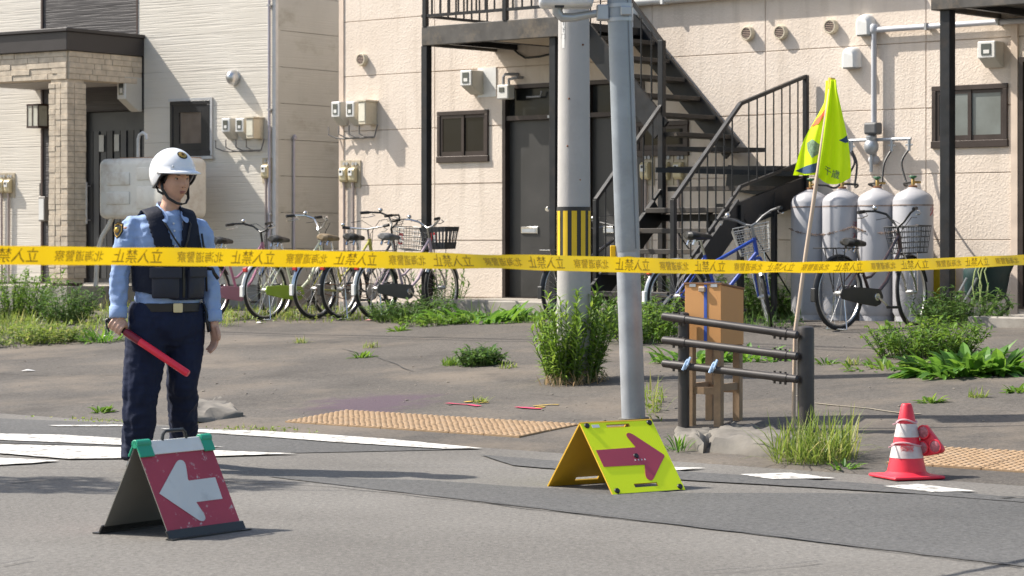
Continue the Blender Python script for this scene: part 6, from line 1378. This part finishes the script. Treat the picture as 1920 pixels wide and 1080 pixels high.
# lanyard and radio cord
lan = MB()
for s_ in (-1, 1): lan.tube([on_torso(-pi/2 + s_ * .50, 1.415, .006) , on_torso(-pi/2 + s_ * .36 + .1, 1.35, .014), on_torso(-pi/2 + s_ * .18 + .12, 1.27, .018), on_torso(-pi/2 + .17, 1.20, .020)], .0055, 6)
lan.build('lanyard', M_LEATH, off_, smooth='all')
o = MB(); o.tube([on_torso(-.75, 1.30, .02), on_torso(-.62, 1.2, .024), on_torso(-.55, 1.08, .034), on_torso(-.5, .98, .034)], .006, 6); o.tube([on_torso(-.5, .93, .02) + Vector((0, 0, -.02)), on_torso(-.42, .84, .04), on_torso(-.40, .76, .05), on_torso(-.46, .755, .045), on_torso(-.5, .86, .03)], .007, 6); o.build('equipment_cord', M_LEATH, off_, smooth='all')
o = MB(); c0 = on_torso(-.45, 1.09, .045); o.tube([c0 + Vector((-.03, 0, .02)), c0 + Vector((.02, -.01, .015)), c0 + Vector((.03, -.01, -.01)), c0 + Vector((.05, 0, -.04))], .010, 8); o.build('radio_clip', M_LEATH, off_, smooth='all')
# --- belt
o = MB()
for z, dr in ((.868, .0), (.872, .008), (.912, .008), (.916, .0)): pass
o.loft([tor(.045, .868, .180, .132), tor(.045, .872, .188, .140), tor(.044, .914, .189, .141), tor(.044, .918, .182, .134)], 40); be = o.build('belt', M_LEATH, off_, smooth=True)
a = -pi/2 + .02; c, axx, ayy = tor(.045, .893, .193, .146); bcc = Vector(c) + Vector(axx) * cos(a) + Vector(ayy) * sin(a); tx_ = TR @ Vector((1, 0, 0)); ny_ = TR @ Vector((0, -1, 0))
o = MB(); o.prism(round_poly([(-.027, -.026), (.027, -.026), (.027, .026), (-.027, .026)], .005, 2), .008, lambda a_, b_, d: bcc + tx_ * a_ + Vector((0, 0, b_)) + ny_ * d); o.build('buckle', mat('pale brass', (.55, .47, .30), .35, .7), be, bevel=.002)
# --- trousers
t_ = MB()
t_.loft([tor(.045, .68, .12, .09), tor(.045, .73, .165, .125), tor(.045, .78, .180, .140), tor(.045, .84, .182, .138), tor(.045, .895, .174, .126)], 28)
t_.tube([HIP_R + Vector((.01, .0, .12)), HIP_R + Vector((.0, .0, .02)), mid(HIP_R, KN_R, .45), KN_R, mid(KN_R, AN_R, .5), AN_R + Vector((0, 0, .09)), AN_R + Vector((-.004, -.01, .015)), AN_R + Vector((-.006, -.016, -.02))], [.105, .118, .111, .100, .092, .084, .085, .084], 20)
t_.tube([HIP_L + Vector((-.01, .0, .12)), HIP_L + Vector((-.004, .0, .02)), mid(HIP_L, KN_L, .45), KN_L, mid(KN_L, AN_L, .5), AN_L + Vector((0, 0, .09)), AN_L + Vector((0, -.01, .0))], [.105, .112, .102, .088, .080, .074, .076], 20)
t_.ball((px_(313, 628, 0)), .10, .10, .10, 16, 10)
tr_ = t_.build('trousers', M_TROU, off_); bake(tr_, voxel=.009, smooth=4); wrinkle(tr_, .013, 8.5, (1.3, 1.3, .65)); wrinkle(tr_, .006, 9, (.6, .6, 2.0))
for A_, dx in ((AN_R, -.16), (AN_L, .20)):
    o = MB(); f = Vector((sin(YAW + dx - .25), -cos(YAW + dx - .25), 0)); s2 = Vector((-f.y, f.x, 0)); a0 = Vector((A_.x, A_.y, 0))
    o.loft([(a0 - f * .085 + Vector((0, 0, .035)), s2 * .028, Vector((0, 0, .035))), (a0 - f * .05 + Vector((0, 0, .05)), s2 * .042, Vector((0, 0, .05))), (a0 + f * .02 + Vector((0, 0, .05)), s2 * .044, Vector((0, 0, .05))), (a0 + f * .10 + Vector((0, 0, .038)), s2 * .048, Vector((0, 0, .038))), (a0 + f * .165 + Vector((0, 0, .03)), s2 * .046, Vector((0, 0, .03))), (a0 + f * .20 + Vector((0, 0, .022)), s2 * .03, Vector((0, 0, .02)))], 16); o.build('shoe', M_LEATH, off_, smooth='all')
# --- baton in his hand
bt = thing('baton', 'red traffic baton held low in the right hand of the officer', 'baton', ORG + BC)
o = MB(); o.tube([-BD * .060, BD * .045, BD * .075], [.0165, .017, .020], 14); o.build('grip', M_LEATH, bt, smooth=True)
o = MB(); o.tube([BD * .05, BD * .078, BD * .15, BD * .152], [.020, .0225, .0225, .020], 18); o.build('collar', mat('dark red plastic', (.20, .008, .02), .35), bt, smooth=True)
o = MB(); o.tube([BD * .15, BD * .475, BD * .485], [.0205, .0205, .017], 18); o.build('tube', mat('bright red plastic', (.78, .028, .055), .35, var=.04), bt, smooth=True)
o = MB(); o.tube([-BD * .06, -BD * .075 + Vector((0, 0, .01)), -BD * .085 + Vector((0, -.01, -.01)), -BD * .07 + Vector((0, -.02, -.04)), -BD * .055 + Vector((0, -.02, -.055))], .005, 6); o.ball(-BD * .068, .014, .014, .014, 8, 6); o.build('wrist_strap', M_LEATH, bt, smooth='all')
# ------------------------------------------------------------------ plants
L1 = leaf_mat('fresh weed leaf', (.075, .155, .020), (.13, .245, .030), (.21, .32, .05)); L2 = leaf_mat('broad leaf', (.06, .15, .022), (.11, .25, .030), (.17, .32, .04)); L3 = leaf_mat('dark weed leaf', (.045, .10, .02), (.08, .165, .032), (.13, .22, .05)); L4 = leaf_mat('grass blade', (.12, .19, .03), (.20, .28, .05), (.36, .34, .13))
M_STEM = mat('green stem', (.10, .14, .04), .7, var=.3)
def leaf(o, b, d, L, wd, droop=.5, seg=3, fold=.25, roll=0):
    d = d.normalized(); side = d.cross(Vector((0, 0, 1)))
    side = side.normalized() if side.length > .05 else Vector((1, 0, 0)); side = (Matrix.Rotation(roll, 3, d) @ side) if roll else side
    P = []; p = b.copy(); dd = d.copy()
    prof = {2: (0.5, 1.0, 0), 3: (.35, 1.0, .8, 0), 4: (.3, .85, 1.0, .7, 0)}[seg]
    for k in range(seg + 1):
        nrm = side.cross(dd).normalized(); w_ = wd * .5 * prof[k]; P.append((p.copy(), side * w_ + nrm * w_ * fold)); 
        dd = (dd + Vector((0, 0, -droop / seg))).normalized(); p = p + dd * (L / seg)
    vs = []; fs = []
    for k in range(seg):
        q, s = P[k]; s2 = Vector((-s.x, -s.y, s.z)) if False else s - 2 * s.dot(side) * side; vs += [q + s2, q, q + s]
    vs.append(P[seg][0]); n = len(vs) - 1
    for k in range(seg - 1): a = 3 * k; fs += [(a, a+1, a+4, a+3), (a+1, a+2, a+5, a+4)]
    a = 3 * (seg - 1); fs += [(a, a+1, n), (a+1, a+2, n)]; o.add(vs, fs)
def plant(name, label, P, kind, h, r, n, seed, m=None, cat='weed', group=None, stuff=False, zs=None):
    rd = random.Random(seed); lo, so_ = MB(), MB()
    def base():
        a, q = rd.uniform(0, 2*pi), math.sqrt(rd.random()) * r; x, y = cos(a) * q, sin(a) * q; return Vector((x, y, zg(P.x + x, P.y + y) - P.z - .01)), a, q
    if kind == 'goldenrod':
        for k in range(n):
            b, a, q = base(); b *= .75; H_ = h * rd.uniform(.3, 1.1) * (1 - .3 * (q / r) ** 2); ln = Vector((cos(a) * q / r * .34, sin(a) * q / r * .34, 1)) + Vector((rd.uniform(-.15, .15), rd.uniform(-.15, .15), 0)); T = b + ln.normalized() * H_; M1 = b.lerp(T, .5) + Vector((0, 0, .02))
            so_.tube([b, M1, T], [.005, .004, .002], 4, cap=False)
            for j in range(int(H_ / .02)):
                f = .12 + .88 * (j + .5) / int(H_ / .02); p = b.lerp(T, f); an = j * 2.4 + rd.random(); el = rd.uniform(.25, .8) + .5 * f; d = Vector((cos(an) * cos(el), sin(an) * cos(el), sin(el))); leaf(lo, p, d, rd.uniform(.065, .115) * (1.1 - .25 * f), rd.uniform(.017, .025), rd.uniform(.3, 1.1), 2, .3)
    elif kind == 'bush':
        for k in range(n):
            b, a, q = base(); H_ = h * rd.uniform(.45, 1.0); ln = Vector((cos(a) * q / r * .7, sin(a) * q / r * .7, 1)) + Vector((rd.uniform(-.25, .25), rd.uniform(-.25, .25), 0)); T = b + ln.normalized() * H_; so_.tube([b, T], [.004, .0015], 4, cap=False)
            for j in range(max(5, int(H_ / .022))):
                f = rd.uniform(.15, 1.0); p = b.lerp(T, f); an = rd.uniform(0, 2*pi); el = rd.uniform(-.1, .9); d = Vector((cos(an) * cos(el), sin(an) * cos(el), sin(el))); leaf(lo, p, d, rd.uniform(.04, .09), rd.uniform(.016, .034), rd.uniform(.2, 1.0), 2, .3)
    elif kind == 'broad':
        for k in range(n):
            b, a, q = base(); an = a + rd.uniform(-.8, .8); el = rd.uniform(.35, 1.25); d = Vector((cos(an) * cos(el), sin(an) * cos(el), sin(el))); L_ = h * rd.uniform(.6, 1.15); leaf(lo, b, d, L_, L_ * rd.uniform(.22, .36), rd.uniform(.6, 1.5), 4, .35)
    elif kind == 'strap':
        for k in range(n):
            b, a, q = base(); an = a + rd.uniform(-.6, .6); el = rd.uniform(.5, 1.35); d = Vector((cos(an) * cos(el), sin(an) * cos(el), sin(el))); L_ = h * rd.uniform(.6, 1.15); leaf(lo, b, d, L_, L_ * rd.uniform(.09, .14), rd.uniform(.6, 1.6), 4, .3)
    else:
        for k in range(n):
            b, a, q = base(); an = rd.uniform(0, 2*pi); el = rd.uniform(.75, 1.5); d = Vector((cos(an) * cos(el), sin(an) * cos(el), sin(el))); L_ = h * rd.uniform(.4, 1.1); leaf(lo, b, d, L_, rd.uniform(.006, .011), rd.uniform(.2, 1.2), 3, .2)
    if stuff:
        ob = lo.build(name, m or L1, None, normals=False); ob.location = P; return tag(ob, label, cat, kind='stuff')
    t = thing(name, label, cat, P, 0, group); lo.build('leaves', m or L1, t, normals=False)
    if so_.f: so_.build('stems', M_STEM, t, normals=False)
    return t
Pg = gnd(1076, 712); plant('goldenrod_clump', 'tall bushy weeds growing round the foot of the concrete utility pole', Pg + Vector((-.01, -.19, 0)), 'goldenrod', .70, .24, 135, 1, leaf_mat('bright willow leaf', (.09, .17, .022), (.16, .28, .035), (.26, .38, .06)))
plant('dry_grass', 'dry straw at the foot of the concrete utility pole', Pg + Vector((0, -.25, 0)), 'grass', .16, .26, 170, 77, leaf_mat('straw', (.26, .19, .10), (.36, .28, .15), (.22, .15, .08)), 'grass')
plant('goldenrod_clump', 'green weed bush between the concrete pole and the galvanised post', gnd(1165, 628), 'bush', .45, .36, 90, 2, L3)
plant('weed_bush', 'leafy weeds below the rear wheel of the blue bicycle', gnd(1222, 640), 'bush', .42, .30, 90, 3, L1); plant('weed_bush', 'tall green weeds under the stair behind the blue bicycle', gnd(1290, 594), 'bush', .62, .45, 130, 4, L3)
plant('weed_bush', 'dark green weeds between the wooden box and the gas cylinders', gnd(1445, 597), 'bush', .62, .36, 130, 5, L3); plant('weed_clump', 'bright low weeds on the lot behind the wooden box legs', gnd(1420, 672), 'broad', .16, .34, 110, 6, L2)
plant('weed_clump', 'bright weed patch seen between the legs of the wooden box', gnd(1300, 678), 'broad', .2, .3, 90, 61, L2)
plant('dock_plant', 'broad leaved dock plants in front of the grey door step', gnd(890, 603), 'broad', .26, .55, 130, 7, L2); plant('dock_plant', 'small broad leaved dock at the right end of the grey door step', gnd(985, 600), 'broad', .2, .35, 60, 71, L2)
plant('weed_bush', 'dark weeds at the foot of the left black walkway post', gnd(770, 601), 'bush', .27, .38, 130, 8, L3); plant('weed_bush', 'tall thin mugwort against the beige wall left of the grey door', wp(APT, A(875, 500, .35)[0], .75, .47), 'goldenrod', .62, .26, 26, 9, L3)
plant('weed_clump', 'yellow green weeds at the lot edge below the left black post', gnd(815, 608), 'bush', .14, .35, 70, 81, L1)
plant('grass_tuft', 'tall grass tuft at the kerb below the flag pole', gnd(1530, 862), 'grass', .32, .24, 420, 10, L4, 'grass'); plant('dandelion', 'small leafy dandelion beside the broken kerb lump', gnd(1272, 845), 'strap', .13, .06, 26, 11, L2); plant('weed_clump', 'low leafy weed at the right foot of the kerb grass', gnd(1583, 878), 'broad', .08, .06, 26, 111, L2)
plant('weed_bush', 'large feathery weeds in front of the black bicycle wheel', gnd(1735, 668), 'bush', .33, .34, 170, 12, L1); plant('dock_plant', 'big leafy dock clump on the lot at the right', gnd(1800, 700), 'broad', .27, .30, 190, 13, L2); plant('dock_plant', 'leafy clump at the right end of the big weed patch', gnd(1862, 700), 'broad', .26, .22, 90, 14, L2); plant('weed_bush', 'weeds growing at the wall between the right post and the cart', gnd(1795, 612), 'bush', .40, .38, 120, 15, L3); plant('weed_clump', 'low creeping weeds at the left edge of the right weed patch', gnd(1665, 688), 'broad', .12, .3, 90, 16, L1)
plant('mugwort_clump', 'round mugwort clump alone in the middle of the lot', gnd(905, 684), 'bush', .17, .15, 130, 17, L3); plant('grass_tuft', 'fine grass tuft beside the mugwort clump in the lot', gnd(851, 684), 'grass', .10, .09, 160, 18, L1, 'grass')
for i, (x, y, l) in enumerate(((565, 643, 'left of the lilac bicycle'), (748, 620, 'right of the lilac bicycle wheel'), (694, 652, 'in front of the lilac bicycle'), (678, 670, 'nearest the road on the open lot'), (952, 690, 'just right of the mugwort clump'), (1552, 682, 'behind the right fence post'), (1600, 684, 'right of the flag pole on the lot'), (1745, 754, 'behind the traffic cone'), (1833, 745, 'on the lot at the right below the big dock clump'), (1905, 735, 'at the right picture edge'), (900, 755, 'by the spray paint marks'), (190, 773, 'on the lot behind the officer'))):
    plant('grass_tuft', 'small green tuft ' + l, gnd(x, y), 'broad' if i % 2 else 'grass', .09, .07 if y < 700 else .06, 46, 30 + i, L1 if i % 2 else L4, 'grass', 'tufts on the lot')
plant('weed_bush', 'bushy green weed at the far left before the house wall', gnd(25, 600), 'bush', .66, .30, 110, 20, L1); plant('weed_bush', 'leafy weed in front of the house porch column', gnd(122, 608), 'bush', .55, .22, 80, 21, L3); plant('weed_clump', 'bright strap leaved clump beside the officer sleeve', gnd(190, 640), 'strap', .22, .18, 80, 22, L2); plant('weed_clump', 'pale weeds low at the far left edge of the lot', gnd(45, 645), 'bush', .24, .5, 110, 23, L4); plant('weed_clump', 'small yellow green weeds in front of the house porch', gnd(100, 640), 'bush', .2, .4, 80, 24, L4)
# thin strips of mixed grass nobody could count
def cover(label, pts, n, h, seed, m, kinds=('g', 'b')):
    rd = random.Random(seed); o = MB(); P0 = gnd(*pts[0])
    poly = [Vector(p) for p in pts]; x0, x1 = min(p.x for p in poly), max(p.x for p in poly); y0, y1 = min(p.y for p in poly), max(p.y for p in poly); k = 0
    def inside(x, y):
        c = False; j = len(poly) - 1
        for i in range(len(poly)):
            if (poly[i].y > y) != (poly[j].y > y) and x < (poly[j].x - poly[i].x) * (y - poly[i].y) / (poly[j].y - poly[i].y) + poly[i].x: c = not c
            j = i
        return c
    while k < n:
        x, y = rd.uniform(x0, x1), rd.uniform(y0, y1)
        if not inside(x, y): continue
        k += 1; b = gnd(x, y) - P0; dn = MN.noise(Vector((b.x * 1.6, b.y * 1.6, seed)))
        if dn < .02 and rd.random() < .85: continue
        for _ in range(4):
            q = b + Vector((rd.uniform(-.06, .06), rd.uniform(-.06, .06), -.01)); an = rd.uniform(0, 2*pi)
            if rd.random() < .6: el = rd.uniform(.8, 1.5); leaf(o, q, Vector((cos(an) * cos(el), sin(an) * cos(el), sin(el))), h * rd.uniform(.4, 1.2) * (1 + dn), rd.uniform(.006, .012), rd.uniform(.2, 1), 2, .2)
            else: el = rd.uniform(.1, 1.2); leaf(o, q + Vector((0, 0, h * rd.random() * .6)), Vector((cos(an) * cos(el), sin(an) * cos(el), sin(el))), h * rd.uniform(.2, .45), rd.uniform(.02, .035), rd.uniform(.2, 1), 2, .3)
    ob = o.build('weed_cover', m, None, normals=False); ob.location = P0; tag(ob, label, 'weeds', kind='stuff')
cover('patchy grass and weeds in front of the house', [(-60, 575), (230, 575), (440, 590), (440, 612), (240, 628), (-60, 655)], 1250, .17, 1, L4); cover('weedy grass under the parked bicycles', [(380, 572), (730, 578), (740, 602), (600, 606), (400, 606)], 1100, .11, 2, L4); cover('low weeds along the beige wall and door step', [(700, 590), (1010, 590), (1010, 606), (700, 608)], 500, .14, 3, L1); cover('low weeds between the stair and the gas cylinders', [(1180, 600), (1500, 590), (1500, 612), (1200, 650)], 450, .15, 5, L3)
cover('thin moss and grass along the joint of lot and road', [(20, 778), (340, 792), (420, 800), (620, 806), (600, 812), (380, 803), (20, 786)], 140, .035, 4, L4); cover('sparse weeds at the kerb under the fence', [(1215, 800), (1240, 790), (1225, 740), (1210, 745)], 40, .16, 6, L4)

# unseen tree added beyond the left edge to cast the shadow across the road
tp = Vector((-5.95, 14.2, 0)); tt = thing('unseen_shadow_tree', 'unseen tree added beyond the left edge of the picture to cast the road shadow', 'tree', tp)
o = MB(); o.tube([(0, 0, -.1), (.02, 0, 1.5), (0, .02, 3.2), (.03, 0, 4.6)], [.07, .055, .04, .015], 10)
rd = random.Random(5)
for k in range(14): a = k * 2.4; z = 3.0 + k * .11; o.tube([(0, 0, z), (cos(a) * .35, sin(a) * .25, z + .25), (cos(a) * .8, sin(a) * .42, z + .4)], [.018, .012, .005], 6)
o.build('trunk', mat('bark', (.10, .075, .055), .9, bp=.6, bs=30), tt, smooth=True)
o = MB()
for k in range(1500):
    a, q, h_ = rd.uniform(0, 2*pi), rd.random() ** .5, rd.uniform(-1, 1); c = Vector((cos(a) * q * 1.15, sin(a) * q * .42, 4.0 + h_ * .5 * math.sqrt(max(0, 1 - q * q))))
    if MN.noise(c * 2.2) < -.15: continue
    el, an = rd.uniform(-.6, .8), rd.uniform(0, 2*pi); leaf(o, c, Vector((cos(an) * cos(el), sin(an) * cos(el), sin(el))), rd.uniform(.07, .12), rd.uniform(.04, .06), .5, 2, .2)
o.build('crown', L3, tt, normals=False)
